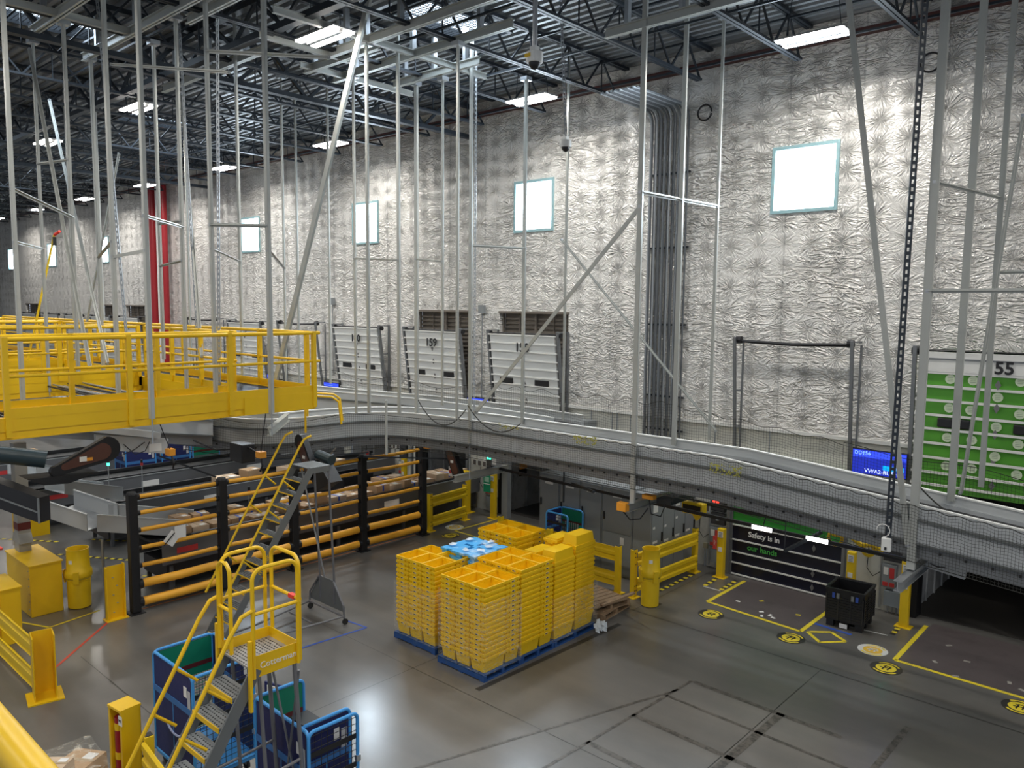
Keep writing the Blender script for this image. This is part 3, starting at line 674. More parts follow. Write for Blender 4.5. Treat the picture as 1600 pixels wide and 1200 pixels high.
# ---------- control gear on the wall next to doors
def gear(x, label, two=True, sg=False):
    # x: left edge of the equipment strip
    t = thing('dock_control_panel', label, 'control panel', (x, WY+.06, 0))
    MB().b(0, .34, -.09, 0, 1.36, 1.66).obj('indicator_box', BLK, t); MB().b(.02, .32, -.1, -.09, 1.38, 1.64).obj('indicator_face', mat('panel_dark', (.05, .05, .055), .4), t)
    for i in range(2): MB().b(.04+i*.09, .10+i*.09, -.115, -.1, 1.56, 1.61).obj('signal_lamp', LEDR if not sg else LEDG, t)
    MB().b(.0, .34, -.09, 0, 1.05, 1.32).obj('switch_box', mat('panel_dark', (.05, .05, .055), .4), t)
    MB().lathe([(0, .03), (.035, .03), (.04, 0)], 12, (0, 0, 0)).obj('rotary_knob', CAB, t, loc=(.18, -.12, 1.16))
    c = MB().b(.0, .26, -.13, 0, .52, .98).obj('main_switch_box', CAB, t)
    MB().b(.03, .12, -.135, -.13, .78, .93).obj('paper_label', PAPER, c); MB().b(.14, .23, -.135, -.13, .72, .93).obj('warning_label', mat('label_red', (.6, .05, .05), .5), c)
    MB().b(.02, .12, -.135, -.13, .55, .63).obj('warning_label', mat('label_red', (.6, .05, .05), .5), c); MB().b(.14, .24, -.135, -.13, .55, .63).obj('warning_label', mat('label_red', (.6, .05, .05), .5), c)
    MB().b(.06, .40, -.15, 0, .16, .46).obj('junction_box', mat('box_bluegrey', (.27, .31, .34), .45), t)
    for q in (.12, .2, .28, .34): MB().tube([(q, -.05, .16), (q, -.05, 0)], .014, 6).obj('conduit', GALV, t)
    MB().tube([(-.05, -.03, 0.05), (-.05, -.03, 1.9)], .016, 6).obj('conduit', GALV, t)
    MB().tube([(.45, -.03, 1.0), (.45, -.03, 1.9)], .016, 6).obj('conduit', GALV, t)
    for i in range(3): 
        c = MB().b(-.62+i*.2, -.47+i*.2, -.03, 0, 1.28, 1.50).obj('notice_frame', WHT, t); MB().b(-.60+i*.2, -.49+i*.2, -.036, -.03, 1.30, 1.44).obj('notice_print', mat('print_dark', (.12, .1, .09), .6), c)
    MB().tube([(-.3, -.02, 1.3), (-.32, -.03, .8), (-.2, -.04, .66), (-.06, -.03, .78)], .008, 5).obj('hanging_cable', INK, t)
gear(-8.52, 'dock control boxes and labels on the cream wall left of the safety door')
gear(-4.74, 'dock control boxes and green signal lamps on the cream wall right of the black crate', sg=True)
gear(-15.75, 'dock control boxes beside the green sign, behind the short yellow guard rail', sg=True)
gear(-19.7, 'dock control boxes behind the farther loading conveyor', sg=True)
for x, lb in ((-8.92, 'small beige outlet box low on the cream wall, left one'), (-8.66, 'small grey outlet box low on the cream wall beside the conduits')):
    t = thing('outlet_box', lb, 'outlet box', (x, WY+.06, 0)); MB().b(-.05, .05, -.05, 0, .42, .54).obj('box_body', mat('box_beige', (.5, .45, .3), .5), t); 
    for q in (-.02, .02): MB().tube([(q, -.03, .42), (q, -.03, 0)], .012, 6).obj('conduit', GALV, t)
# yellow bollards (bolted posts) next to the doors
def dpost(x, y, h, label, w=.16, sign=True):
    t = thing('bollard_post', label, 'bollard', (x, y, 0), group='yellow dock posts')
    mb = MB(); mb.b(-w/2, w/2, -w*.4, w*.4, .012, h); mb.obj('post_body', YEL2, t, bevel=.012)
    MB().b(-w*.9, w*.9, -w*.75, w*.75, 0, .014).obj('base_plate', YEL2, t)
    if sign:
        c = MB().b(-w*.36, w*.36, -w*.4-.006, -w*.4, h-.2, h-.06).obj('notice_label', PAPER, t); mb = MB()
        for k in range(4): mb.b(-w*.26, w*.26, -w*.4-.008, -w*.4-.006, h-.185+k*.03, h-.175+k*.03)
        mb.obj('label_print', INK, c)
        MB().b(-w*.3, w*.3, -w*.4-.006, -w*.4, h-.52, h-.42).obj('notice_label', PAPER, t)
dpost(-8.02, 15.85, 1.12, 'yellow dock post at the left edge of the safety door')
t = dpost(-5.22, 15.9, 1.2, 'yellow dock post at the right edge of the safety door behind the black crate')
dpost(-4.16, 15.75, 1.28, 'yellow dock post left of the open dock, with hazard stripes at its foot')
dpost(-15.05, 15.85, 1.28, 'yellow dock post beside the green sign')
dpost(-16.1, 15.75, 1.22, 'wide yellow dock post at the end of the nearest loading conveyor', .26)
dpost(-12.42, 16.0, 1.35, 'thin yellow dock post with a red cap left of the grey cabinets', .08, False)
dpost(-18.9, 15.8, 1.2, 'yellow dock post behind the farther loading conveyor')
tag(MB().tube([(-12.42, 16.0, 1.35), (-12.42, 16.0, 1.62)], .03, 8).obj('warning_beacon', CONE), 'thin red warning beacon on the yellow post left of the cabinets', 'beacon')
t = thing('wall_sign', 'green safety sign on the control boxes beside the yellow dock post', 'sign', (-15.22, 15.74, .98)); MB().b(-.13, .13, 0, .02, -.24, .24).obj('sign_plate', GSIGN, t)
MB().b(-.09, .09, -.004, 0, .06, .2).obj('sign_print', mat('sign_pale', (.4, .65, .5), .5), t); MB().b(-.13, .13, -.004, 0, -.01, .01).obj('sign_rule', PAPER, t)
t = thing('wall_sign', 'red warning tag hanging by the yellow dock post left of the safety door', 'sign', (-8.12, 15.72, .8)); MB().b(-.045, .045, 0, .01, -.15, .15).obj('sign_plate', mat('label_red', (.6, .05, .05), .5), t)
text('sign_text', 'STOP', .05, PAPER, t, (0, -.004, 0), (0, 0, 1), (-1, 0, 0), .002)
# grey box column between docks 159 and 158
t = thing('steel_column', 'grey steel column at the left jamb of the open dock left of the cabinets', 'column', (-14.95, 16.12, 0))
MB().b(.0, .22, -.05, .12, 0, 2.5).obj('column_body', CAB, t)
t = thing('dock_control_panel', 'tall grey control cabinet with a large white label on the column beside the open dock', 'control panel', (-15.05, 16.0, 1.45)); MB().b(-.14, .24, -.1, .1, 0, .62).obj('cabinet_body', CAB, t)
MB().b(-.11, .04, -.106, -.1, .08, .5).obj('paper_label', PAPER, t)
t = thing('roof_switch', 'small red and white stop switch plate hanging under the conveyor netting', 'switch', (-14.1, 13.4, 1.85)); MB().b(-.17, .17, -.03, .03, -.12, .12).obj('plate', PAPER, t)
for sx in (-.09, .08): mb = MB().lathe([(0, .012), (.05, .012), (.05, 0)], 12); mb.v = [(v[0]+sx, -.03-v[2], v[1]) for v in mb.v]; mb.obj('push_button', mat('label_red', (.6, .05, .05), .5), t)
MB().tube([(0, 0, .12), (0, 0, .9)], .01, 5).obj('hanger', INK, t)
# marks on the trailer side wall
# base channel conduits and grey enclosure on the upper wall
t = thing('wall_enclosure', 'grey sloped enclosure on the wall right of door 158', 'enclosure', (-12.3, WY-.2, 2.75)); MB().prism([(-.45, -.15, 0), (.45, -.15, 0), (.45, -.15, .35), (-.45, -.15, .35)], (0, .35, 0)).obj('enclosure_body', CAB, t); MB().b(-.4, .3, -.16, -.15, .22, .3).obj('vent_slot', BLK, t)
for i, x in enumerate((-11.35, -11.2, -10.8, -8.5, -7.9, -7.2, -12.0)):
    tag(MB().tube([(x, WY-.02, 3.36), (x, WY-.02, 1.6)], .016, 6).obj('wall_conduit', CAB), 'thin grey conduit running down the cream wall behind the conveyor netting', 'conduit', 'thin wall conduits behind the netting')
# ================================================================ ELECTRICAL CABINETS
cx = -9.36; widths = (.82, .62, .62, .62)
lbs = ('widest dark grey electrical cabinet with a white tag at the right end of the row', 'grey electrical cabinet second from the right end of the row', 'grey electrical cabinet third from the right end of the row', 'grey electrical cabinet at the left end of the row by the dock')
for i, w in enumerate(widths):
    t = thing('electrical_cabinet', lbs[i], 'electrical cabinet', (cx-w/2, 14.3, 0), group='grey electrical cabinets')
    MB().b(-w/2+.004, w/2-.004, 0, 1.35, 0, 2.02).obj('cabinet_body', CAB, t, bevel=.006)
    c = MB().b(-w/2+.03, w/2-.03, -.02, 0, 1.0 if i == 0 else .25, 1.98).obj('cabinet_door', CAB, t)
    MB().b(-w/2+.06, -w/2+.085, -.05, -.02, 1.25, 1.42).obj('door_handle', BLK, c); MB().b(-.12, .12, -.025, -.02, 1.78, 1.86).obj('name_plate', PAPER, c)
    if i == 0:
        c = MB().b(-w/2+.03, w/2-.03, -.02, 0, .06, .97).obj('cabinet_door', CAB, t); MB().b(.1, .2, -.025, -.02, .74, .9).obj('paper_tag', PAPER, c)
    cx -= w
t = thing('electrical_cabinet', 'side bank of grey switchgear covered in small white labels facing the safety door', 'electrical cabinet', (-9.1, 14.3, 0), group='grey electrical cabinets')
MB().b(-.25, .2, 0, 1.9, 0, 1.98).obj('cabinet_body', CAB, t, bevel=.006)
random.seed(3)
for j in range(4):
    y0 = .02+j*.47; c = MB().b(.2, .22, y0, y0+.45, .1, 1.9).obj('cabinet_door', CAB, t)
    MB().b(.22, .25, y0+.38, y0+.41, .9, 1.1).obj('door_handle', BLK, c)
    for q in range(4 if j < 3 else 2):
        z = .55+q*.34+random.uniform(-.05, .05); MB().b(.22, .224, y0+.04, y0+.12+.1*(q % 2), z, z+.05+.12*(q % 3 == 0)).obj('white_label', PAPER, c)
t = thing('conduit_riser', 'row of thin grey conduits standing between the cabinets behind the roll cage', 'conduit', (-10.9, 14.2, 0))
for i in range(7): MB().tube([(-.25+i*.06, 0, .1), (-.25+i*.06, 0, 1.0)], .014, 6).obj('conduit', GALV, t)
# ================================================================ BELT CONVEYOR OVERHEAD (main line along the wall)
def offset_path(pts, d):
    out = []
    for i, p in enumerate(pts):
        a = Vector(pts[max(i-1, 0)][:2]); b_ = Vector(pts[min(i+1, len(pts)-1)][:2]); t = (b_-a).normalized(); n = Vector((-t.y, t.x))
        out.append((p[0]+n.x*d, p[1]+n.y*d, p[2]))
    return out
def smooth_path(pts, n=3):
    for _ in range(n):
        q = [pts[0]]
        for i in range(len(pts)-1):
            a, b_ = Vector(pts[i]), Vector(pts[i+1]); q += [tuple(a*.75+b_*.25), tuple(a*.25+b_*.75)]
        q.append(pts[-1]); pts = q
    return pts
def ribbon(mb, path, z0, z1, d0=0, d1=.03):
    a = offset_path(path, d0); b_ = offset_path(path, d1)
    for i in range(len(path)-1):
        mb.hexa([(*a[i][:2], a[i][2]+z0), (*a[i+1][:2], a[i+1][2]+z0), (*b_[i+1][:2], b_[i+1][2]+z0), (*b_[i][:2], b_[i][2]+z0),
                 (*a[i][:2], a[i][2]+z1), (*a[i+1][:2], a[i+1][2]+z1), (*b_[i+1][:2], b_[i+1][2]+z1), (*b_[i][:2], b_[i][2]+z1)])
    return mb
# z in the path = reference height of the panel top
core = smooth_path([(-19.6, 7.45, 3.3), (-17.3, 8.25, 3.3), (-15.5, 8.55, 3.3), (-14.95, 9.4, 3.3), (-14.9, 10.8, 3.3), (-14.3, 11.75, 3.3), (-12.9, 12.0, 3.3), (-12.0, 12.06, 3.3)], 3)
core += [(-10.0, 12.06, 3.3), (-8.0, 12.06, 3.3), (-6.3, 12.06, 3.3), (-5.9, 12.06, 3.27), (-4.5, 12.06, 3.15), (-3.1, 12.06, 3.03), (-1.8, 12.06, 2.92), (-.6, 12.06, 2.81), (.8, 12.06, 2.7)]
def conveyor(name, path, width, label):
    t = thing(name, label, 'conveyor')
    ribbon(MB(), path, 0, .20, .0, .012).obj('near_guard', CONV, t)
    ribbon(MB(), path, .19, .215, -.015, .03).obj('near_guard_lip', WHT, t)
    ribbon(MB(), path, -.33, .0, -.05, .05).obj('near_side_panel', CONV, t)
    ribbon(MB(), path, -.02, .012, -.09, .05).obj('near_side_flange', mat('flange_dark', (.14, .15, .15), .5, .3), t)
    ribbon(MB(), path, -.35, -.325, -.09, .05).obj('near_lower_flange', mat('flange_dark', (.14, .15, .15), .5, .3), t)
    ribbon(MB(), path, -.57, -.35, .03, .07).obj('near_leg_panel', mat('under_grey', (.24, .25, .26), .5, .2), t)
    ribbon(MB(), path, -.10, -.06, .05, width-.05).obj('belt', BELT, t)
    ribbon(MB(), path, -.56, -.50, .07, width-.07).obj('bottom_pan', mat('under_grey', (.24, .25, .26), .5, .2), t)
    ribbon(MB(), path, -.33, .0, width-.05, width+.05).obj('far_side_panel', CONV, t)
    ribbon(MB(), path, -.0, .15, width-.02, width+.02).obj('far_guard', mat('guard_pale', (.58, .60, .60), .45, var=.04), t)
    ribbon(MB(), path, .14, .165, width-.04, width+.04).obj('far_guard_lip', WHT, t)
    return t
MAIN = conveyor('overhead_conveyor', core, 1.3, 'long grey overhead belt conveyor curving from the left and running along the wall')
# bolts along the lower panel
mb = MB(); p = offset_path(core, .02)
for i in range(0, len(p)-1):
    a, b_ = Vector(p[i]), Vector(p[i+1]); L_ = (b_-a).length; n = max(1, int(L_/.28))
    for k_ in range(n):
        c = a+(b_-a)*(k_/n)
        if i % 3 == 0 or L_ > .4: mb.c(c.x, c.y, c.z-.43, .03, .03, .03)
mb.obj('bolt_heads', BLK, MAIN)['kind'] = 'stuff'
# second line behind: runs along the wall to the far left and merges behind the curve
back = smooth_path([(-60, 12.2, 3.35), (-26, 12.2, 3.35), (-20, 12.6, 3.35), (-17.6, 13.1, 3.35), (-15.5, 13.55, 3.35), (-13.2, 13.75, 3.32), (-11.2, 13.75, 3.28)], 2)
conveyor('overhead_conveyor', back, 1.1, 'second grey overhead conveyor behind the curve, running left along the dock doors')
side = smooth_path([(-17.2, 2.0, 4.05), (-17.2, 4.5, 4.0), (-16.6, 6.5, 3.7), (-16.3, 8.2, 3.45)], 2)
conveyor('overhead_conveyor', [(x, y, z) for x, y, z in side], .9, 'grey side-guarded conveyor climbing under the catwalk at the left')
# ---------------- nets: knotted grid as real thin strands
def net(path, zf0, zf1, cell, label, name='safety_net', w=.0045, sag=None, off=0.0):
    # path: xy polyline; zf0/zf1 heights as functions of (fraction, z)
    P = [Vector(p) for p in offset_path(path, off)]; acc = [0]
    for i in range(len(P)-1): acc.append(acc[-1]+(P[i+1]-P[i]).length)
    L_ = acc[-1]; n = int(L_/cell); mb = MB()
    def at(s):
        for i in range(len(P)-1):
            if acc[i+1] >= s or i == len(P)-2:
                f = (s-acc[i])/(acc[i+1]-acc[i]); return P[i].lerp(P[i+1], min(1, f)), (P[i+1]-P[i]).normalized()
    cols = [at(k_*cell) for k_ in range(n+1)]
    m = int(max(.1, (zf1(.5, 0)-zf0(.5, 0)))/cell)
    for k_, (c, t) in enumerate(cols):
        f = k_/n; a = c.z+zf0(f, k_); b_ = c.z+zf1(f, k_); tt = Vector((t.x, t.y, 0)).normalized()*(w/2)
        mb.q((c.x-tt.x, c.y-tt.y, a), (c.x+tt.x, c.y+tt.y, a), (c.x+tt.x, c.y+tt.y, b_), (c.x-tt.x, c.y-tt.y, b_))
    for j in range(m+1):
        g = j/m
        for k_ in range(n):
            c, _ = cols[k_]; d, _ = cols[k_+1]; f, f2 = k_/n, (k_+1)/n
            z = c.z+zf0(f, k_)+(zf1(f, k_)-zf0(f, k_))*g; z2 = d.z+zf0(f2, k_+1)+(zf1(f2, k_+1)-zf0(f2, k_+1))*g
            ww = w/2 if 0 < j < m else w*1.4
            mb.q((c.x, c.y, z-ww), (d.x, d.y, z2-ww), (d.x, d.y, z2+ww), (c.x, c.y, z+ww))
    o = mb.obj(name, NETM); tag(o, label, 'net'); return o
net([p for p in core if p[0] > -12.6], lambda f, k_: -.60, lambda f, k_: .20+.015*math.sin(k_*.9), .043, 'fine black safety net draped over the near side of the long straight conveyor', off=-.13)
net([p for p in core if p[0] <= -12.4], lambda f, k_: -.62, lambda f, k_: .22-.10*abs(math.sin(f*9)), .048, 'fine black safety net following the curved part of the overhead conveyor', off=-.13)
net([(-14.3, 14.75, 3.5), (-8.9, 14.75, 3.5)], lambda f, k_: -.45, lambda f, k_: .42+.05*math.sin(f*40), .06, 'black net hung behind the conveyor in front of the conduit bundle')
net([(-8.9, 14.75, 3.5), (-5.1, 14.75, 3.42)], lambda f, k_: -.5, lambda f, k_: .42-.30*f+.03*math.sin(f*30), .055, 'black net hung behind the conveyor, sloping down to the blue monitor')
net([(-5.1, 14.75, 3.4), (-1.0, 14.75, 3.1)], lambda f, k_: -.6, lambda f, k_: .12+.04*math.cos(f*12), .055, 'black net hung in front of the green door')
net([(-27, 14.2, 3.5), (-14.3, 14.5, 3.5)], lambda f, k_: -.45, lambda f, k_: .35+.10*math.cos(f*25), .075, 'black net hung in front of doors 160 and 159')
net([(-18.3, 2.6, 4.2), (-18.0, 6.4, 4.2)], lambda f, k_: -.25, lambda f, k_: .62-.35*f, .08, 'coarse black net beside the climbing conveyor at the left')
# swags of net along the top
def swag(p, q, dip, label):
    p, q = Vector(p), Vector(q); pts = []
    for i in range(15):
        f = i/14; c = p.lerp(q, f); c.z -= dip*4*f*(1-f); pts.append(c)
    tag(MB().tube(pts, .012, 5).obj('net_rope', NETM), label, 'rope')
swag((-13.5, 11.7, 3.85), (-12.15, 11.9, 3.75), .45, 'sagging black rope loop of the net left of the doubled hanger post')
swag((-12.1, 11.9, 3.85), (-10.6, 11.95, 3.6), .35, 'sagging black rope loop of the net right of the doubled hanger post')
swag((-3.1, 12.1, 3.5), (-2.1, 12.1, 3.15), .18, 'small sagging rope of the net right of the tall near post')
for p, lb in (((-6.0, 11.90, 3.33), 'patch of yellow-green twigs caught in the net at the bend'), ((-8.9, 11.90, 3.48), 'patch of yellow-green leaves caught in the net beside the central post'), ((-10.9, 11.90, 3.5), 'small tuft of yellow-green leaves caught in the net top')):
    mb = MB(); random.seed(hash(lb) % 97 if 0 else int(abs(p[0])*7))
    for i in range(60 if p[0] > -10 else 22):
        c = Vector(p)+Vector((random.uniform(-.28, .28), random.uniform(-.03, .0), random.uniform(-.08, .08))); d = Vector((random.uniform(-1, 1), 0, random.uniform(-1, 1))).normalized()*.03; e = Vector((d.z, random.uniform(-.01, .01), -d.x))*.35
        mb.q(c-d, c-e, c+d, c+e)
    o = mb.obj('leaf_litter', mat('leaf_yellow', (.42, .40, .06), .7, var=.3)); tag(o, lb, 'leaves', kind='stuff')
# ---------------- dark cable tray rails and beams under the conveyor
def beam(name, p, q, w, h, m, label, cat='beam', group=None):
    return tag(MB().bar(p, q, w, h).obj(name, m), label, cat, group)
beam('support_rail', (-12.6, 13.2, 2.22), (-3.2, 13.2, 2.06), .05, .06, BLK, 'long thin black rail under the conveyor in front of the cabinets and the safety door', 'rail')
beam('support_rail', (-8.2, 13.9, 2.16), (-2.5, 13.9, 2.10), .05, .07, BLK, 'second black rail above the first, crossing the green band of the safety door', 'rail')
beam('support_rail', (-10.2, 13.2, 2.22), (-8.9, 12.2, 2.42), .05, .05, DSTEEL, 'dark angled brace bar in front of the cabinets', 'rail')
beam('support_rail', (-10.45, 13.22, 2.75), (-10.45, 13.22, 1.75), .03, .03, DSTEEL, 'short dark drop rod hanging in front of the left cabinets', 'rail')
beam('support_rail', (-5.23, 12.6, 1.96), (-4.85, 13.2, 2.24), .05, .05, DSTEEL, 'short dark brace bar in front of the slogan door', 'rail')
beam('support_rail', (-5.23, 12.6, 1.96), (-5.23, 12.6, 2.72), .012, .012, DSTEEL, 'thin drop rod above the brace in front of the slogan door', 'rail')
for p, q, lb in (((-7.9, 11.85, 2.35), (-7.9, 13.5, 2.35), 'grey channel crossbar under the central post, with orange end boxes'), ((-3.12, 11.4, 2.2), (-3.12, 13.5, 2.2), 'grey I-beam crossbar at the foot of the tall right post'), ((-12.35, 11.75, 2.2), (-12.35, 13.5, 2.2), 'pale I-beam crossbar sticking out beside the yellow end post'), ((-13.15, 7.72, 3.6), (-13.35, 8.25, 3.82), 'pale steel channel poking out under the catwalk corner')):
    t = thing('cross_beam', lb, 'beam', p); d = Vector(q)-Vector(p); n = Vector((d.y, -d.x, 0)).normalized(); mb = MB()
    mb.bar((0, 0, 0), d, .012, .14); mb.bar((0, 0, .07), d+Vector((0, 0, .07)), .11, .012); mb.bar((0, 0, -.07), d-Vector((0, 0, .07)), .11, .012); mb.obj('beam_body', POST if 'pale' in lb else GALV, t)
t = thing('electrical_box', 'orange electrical box at the end of the crossbar under the central post', 'box', (-7.98, 11.85, 2.36)); MB().c(0, 0, 0, .2, .13, .16).obj('box_body', ORB, t, bevel=.01); MB().tube([(0, 0, -.08), (.1, .1, -.25), (.25, .2, -.22), (.35, .3, -.02)], .012, 5).obj('cable', INK, t)
t = thing('electrical_box', 'flat orange electrical box right of the central post foot', 'box', (-7.8, 12.45, 2.47)); MB().c(0, 0, 0, .24, .14, .08).obj('box_body', ORB, t, bevel=.01); MB().tube([(0, 0, -.04), (.05, .0, -.32), (.2, .1, -.36), (.3, .1, -.1)], .012, 5).obj('cable', INK, t)
mb = MB().c(0, 0, 0, .30, 1.3, .1); mb.c(.18, 0, .06, .05, 1.3, .06); tag(mb.obj('cable_tray', DSTEEL, loc=(-7.55, 13.2, 2.4)), 'dark cable tray running back from the orange boxes', 'cable tray')
t = thing('scanner_bracket', 'yellow sensor housing with a black slot hanging under the conveyor', 'sensor', (-7.5, 13.62, 2.10)); MB().tube([(0, 0, .1), (0, -.45, .7)], .015, 5).obj('bracket', INK, t); MB().c(0, 0, 0, .46, .2, .24).obj('housing', YEL2, t, bevel=.03); MB().c(0, -.102, .02, .38, .02, .09).obj('slot', BLK, t); MB().prism([(-.05, 0, -.13), (.15, 0, -.13), (.05, 0, -.26)], (0, .1, 0)).obj('pointer', YEL2, t)
mb = MB().tube([(0, 0, 0), (.3, 0, .03), (.5, 0, -.1), (.72, 0, -.05), (.85, 0, -.16)], .05, 8)
t = thing('dock_light_arm', 'yellow curved dock light arm with round lamp heads right of the slogan door', 'lamp', (-4.95, 14.0, 2.02)); mb.obj('arm', YEL2, t, smooth=True); MB().tube(arc((.05, 0, -.07), .12, 0, 2*PI, 14, (1, 0, 0), (0, 0, 1)), .03, 6).obj('lamp_head', YEL2, t); MB().tube(arc((.62, 0, -.16), .1, 0, 2*PI, 14, (1, 0, 0), (0, 0, 1)), .03, 6).obj('lamp_head', YEL2, t)
MB().tube([(.3, 0, .03), (.3, -.75, .75)], .012, 5).obj('hanger', INK, t)
for x, lb in ((-5.80, 'bright white light capsule in front of the green band above the slogan, left one'), (-4.83, 'bright white double light capsule in front of the green band, right one')):
    t = thing('strip_lamp', lb, 'light', (x, 13.0, 2.16)); MB().c(0, 0, 0, .40, .10, .07).obj('housing', DSTEEL, t, bevel=.02); MB().c(0, -.055, -.0, .37, .02, .075).obj('lamp_strip', mat('small_lamp', (1, 1, 1), .4, emit=(1, .98, .95), estr=4), t, bevel=.008); MB().tube([(0, 0, .03), (0, .2, .35)], .01, 5).obj('bracket', INK, t)
t = thing('wall_plate_box', 'grey slanted equipment cover with a smile-shaped mark right of the tall post foot', 'cover', (-2.95, 12.75, 2.42)); MB().prism([(-.35, 0, -.06), (.4, 0, -.12), (.36, 0, -.34), (-.3, 0, -.26)], (0, .08, 0)).obj('cover_plate', CONV, t); MB().tube([(-.1, -.01, -.2), (0, -.01, -.23), (.1, -.01, -.215)], .008, 5).obj('printed_mark', INK, t)
# ================================================================ HANGER POSTS
# (x, y, z bottom, z top, width, label)
HP = [(-7.87, 12.0, 2.42, 11.64, .085, 'thick grey hanger post left of the conduit bundle, with the diagonal brace bolted to it'),
      (-7.80, 13.28, 3.35, 11.64, .075, 'grey hanger post crossing the right side of the conduit bundle'),
      (-7.75, 14.6, 3.3, 11.64, .05, 'thin grey hanger post just right of the conduit bundle'),
      (-3.12, 12.0, 2.3, 11.62, .10, 'tall thick grey hanger post left of the green door'),
      (-2.95, 13.28, 3.1, 11.62, .09, 'grey hanger post in front of the left stickers of the green door'),
      (-2.74, 14.2, 3.2, 11.62, .07, 'grey hanger post in front of the middle of the green door'),
      (-12.13, 12.0, 3.0, 11.62, .075, 'grey hanger post standing just left of door 158'),
      (-11.75, 13.3, 3.35, 10.9, .07, 'grey hanger post in front of door 158, crossing the second window'),
      (-11.6, 14.6, 3.3, 11.62, .05, 'thin grey hanger post at the right edge of door 158'),
      (-13.9, 12.0, 2.95, 10.9, .085, 'grey hanger post at the left edge of door 159'),
      (-12.75, 11.75, 3.8, 10.75, .05, 'thin grey hanger post in front of the middle of door 159'),
      (-10.87, 10.4, 3.82, 10.75, .05, 'grey hanger post at the right edge of door 159'),
      (-12.45, 10.28, 3.76, 11.62, .065, 'grey hanger post between doors 160 and 159'),
      (-12.3, 9.4, 3.9, 10.8, .06, 'grey hanger post crossing the third window'),
      (-14.2, 10.5, 3.6, 10.8, .055, 'pale grey hanger post at the left edge of the third window'),
      (-17.2, 11.91, 3.94, 11.62, .055, 'thin grey hanger post beside the empty track right of the catwalk corner'),
      (-19.58, 12.5, 3.72, 11.62, .06, 'thin grey hanger post behind the catwalk corner post'),
      (-18.05, 11.13, 3.92, 11.62, .055, 'thin grey hanger post right next to the doubled post at the catwalk'),
      (-11.6, 6.87, 4.2, 11.0, .085, 'bright grey hanger post in front of the catwalk near its right corner'),
      (-11.75, 4.98, 4.28, 11.0, .085, 'thickest grey hanger post in front of the left part of the catwalk'),
      (-15.11, 8.3, 4.46, 11.62, .065, 'grey hanger post at the left edge of the fourth window'),
      (-12.7, 6.47, 4.4, 10.9, .075, 'grey hanger post inside the catwalk, second left of the fourth window'),
      (-19.87, 9.48, 3.9, 11.62, .06, 'thin grey hanger post just right of the red pipes'),
      (-13.98, 6.57, 4.3, 10.9, .07, 'grey hanger post right of the red pipes'),
      (-15.3, 6.75, 4.9, 10.8, .07, 'pale grey hanger post between the two red pipes'),
      (-13.84, 5.32, 4.32, 10.9, .085, 'grey hanger post left of the red pipes, behind the catwalk railing'),
      (-17.26, 6.35, 4.44, 10.8, .085, 'grey hanger post crossing the narrow far window'),
      (-15.44, 5.25, 4.68, 10.8, .075, 'grey hanger post right of the second window from the left'),
      (-16.97, 5.23, 4.24, 10.8, .07, 'grey hanger post beside the second window from the left edge'),
      (-13.88, 3.9, 4.4, 10.9, .085, 'grey hanger post nearest the left edge of the picture'),
      (-22.5, 7.6, 4.2, 11.62, .06, 'thin far grey hanger post near the left edge'),
      (-24.0, 8.9, 4.2, 11.62, .06, 'thin far grey hanger post between the first and second windows'),
      (-26.5, 12.4, 3.6, 11.62, .06, 'thin far grey hanger post behind the catwalks'),
      ]
for (x, y, z0, z1, w, lb) in HP:
    t = thing('hanger_post', lb, 'post', (x, y, 0), group='roof hanger posts')
    mb = MB(); mb.chan((0, 0, z0), (0, 0, z1), w, w*.55, .012, up=(0, 1, 0)); mb.b(-w/2, w/2, -w*.28, -w*.2, z0, z1); mb.obj('post_body', POST, t)
    MB().b(-w*.2, w*.2, -w*.32, -w*.25, z0+.12, z0+.6).obj('bottom_slot', mat('flange_dark', (.14, .15, .15), .5, .3), t)
    MB().b(-.09, .09, -.09, .09, z1, z1+.08).obj('top_clamp', GALV, t)
    if z0 > 4.15 and z0 < 4.3 and y < 7: MB().tube([(0, 0, z0), (0, 0, z0-.38)], .012, 6).obj('threaded_rod', GALV, t)
    if abs(x+12.13) < .01: MB().tube([(0, 0, z0), (0, 0, 2.2)], .012, 6).obj('threaded_rod', GALV, t)
t = thing('short_post', 'short pale post standing free under the curved conveyor netting', 'post', (-12.9, 10.3, 0)); MB().tube([(0, 0, 2.86), (0, 0, 4.02)], .028, 8).obj('post_body', POST, t)
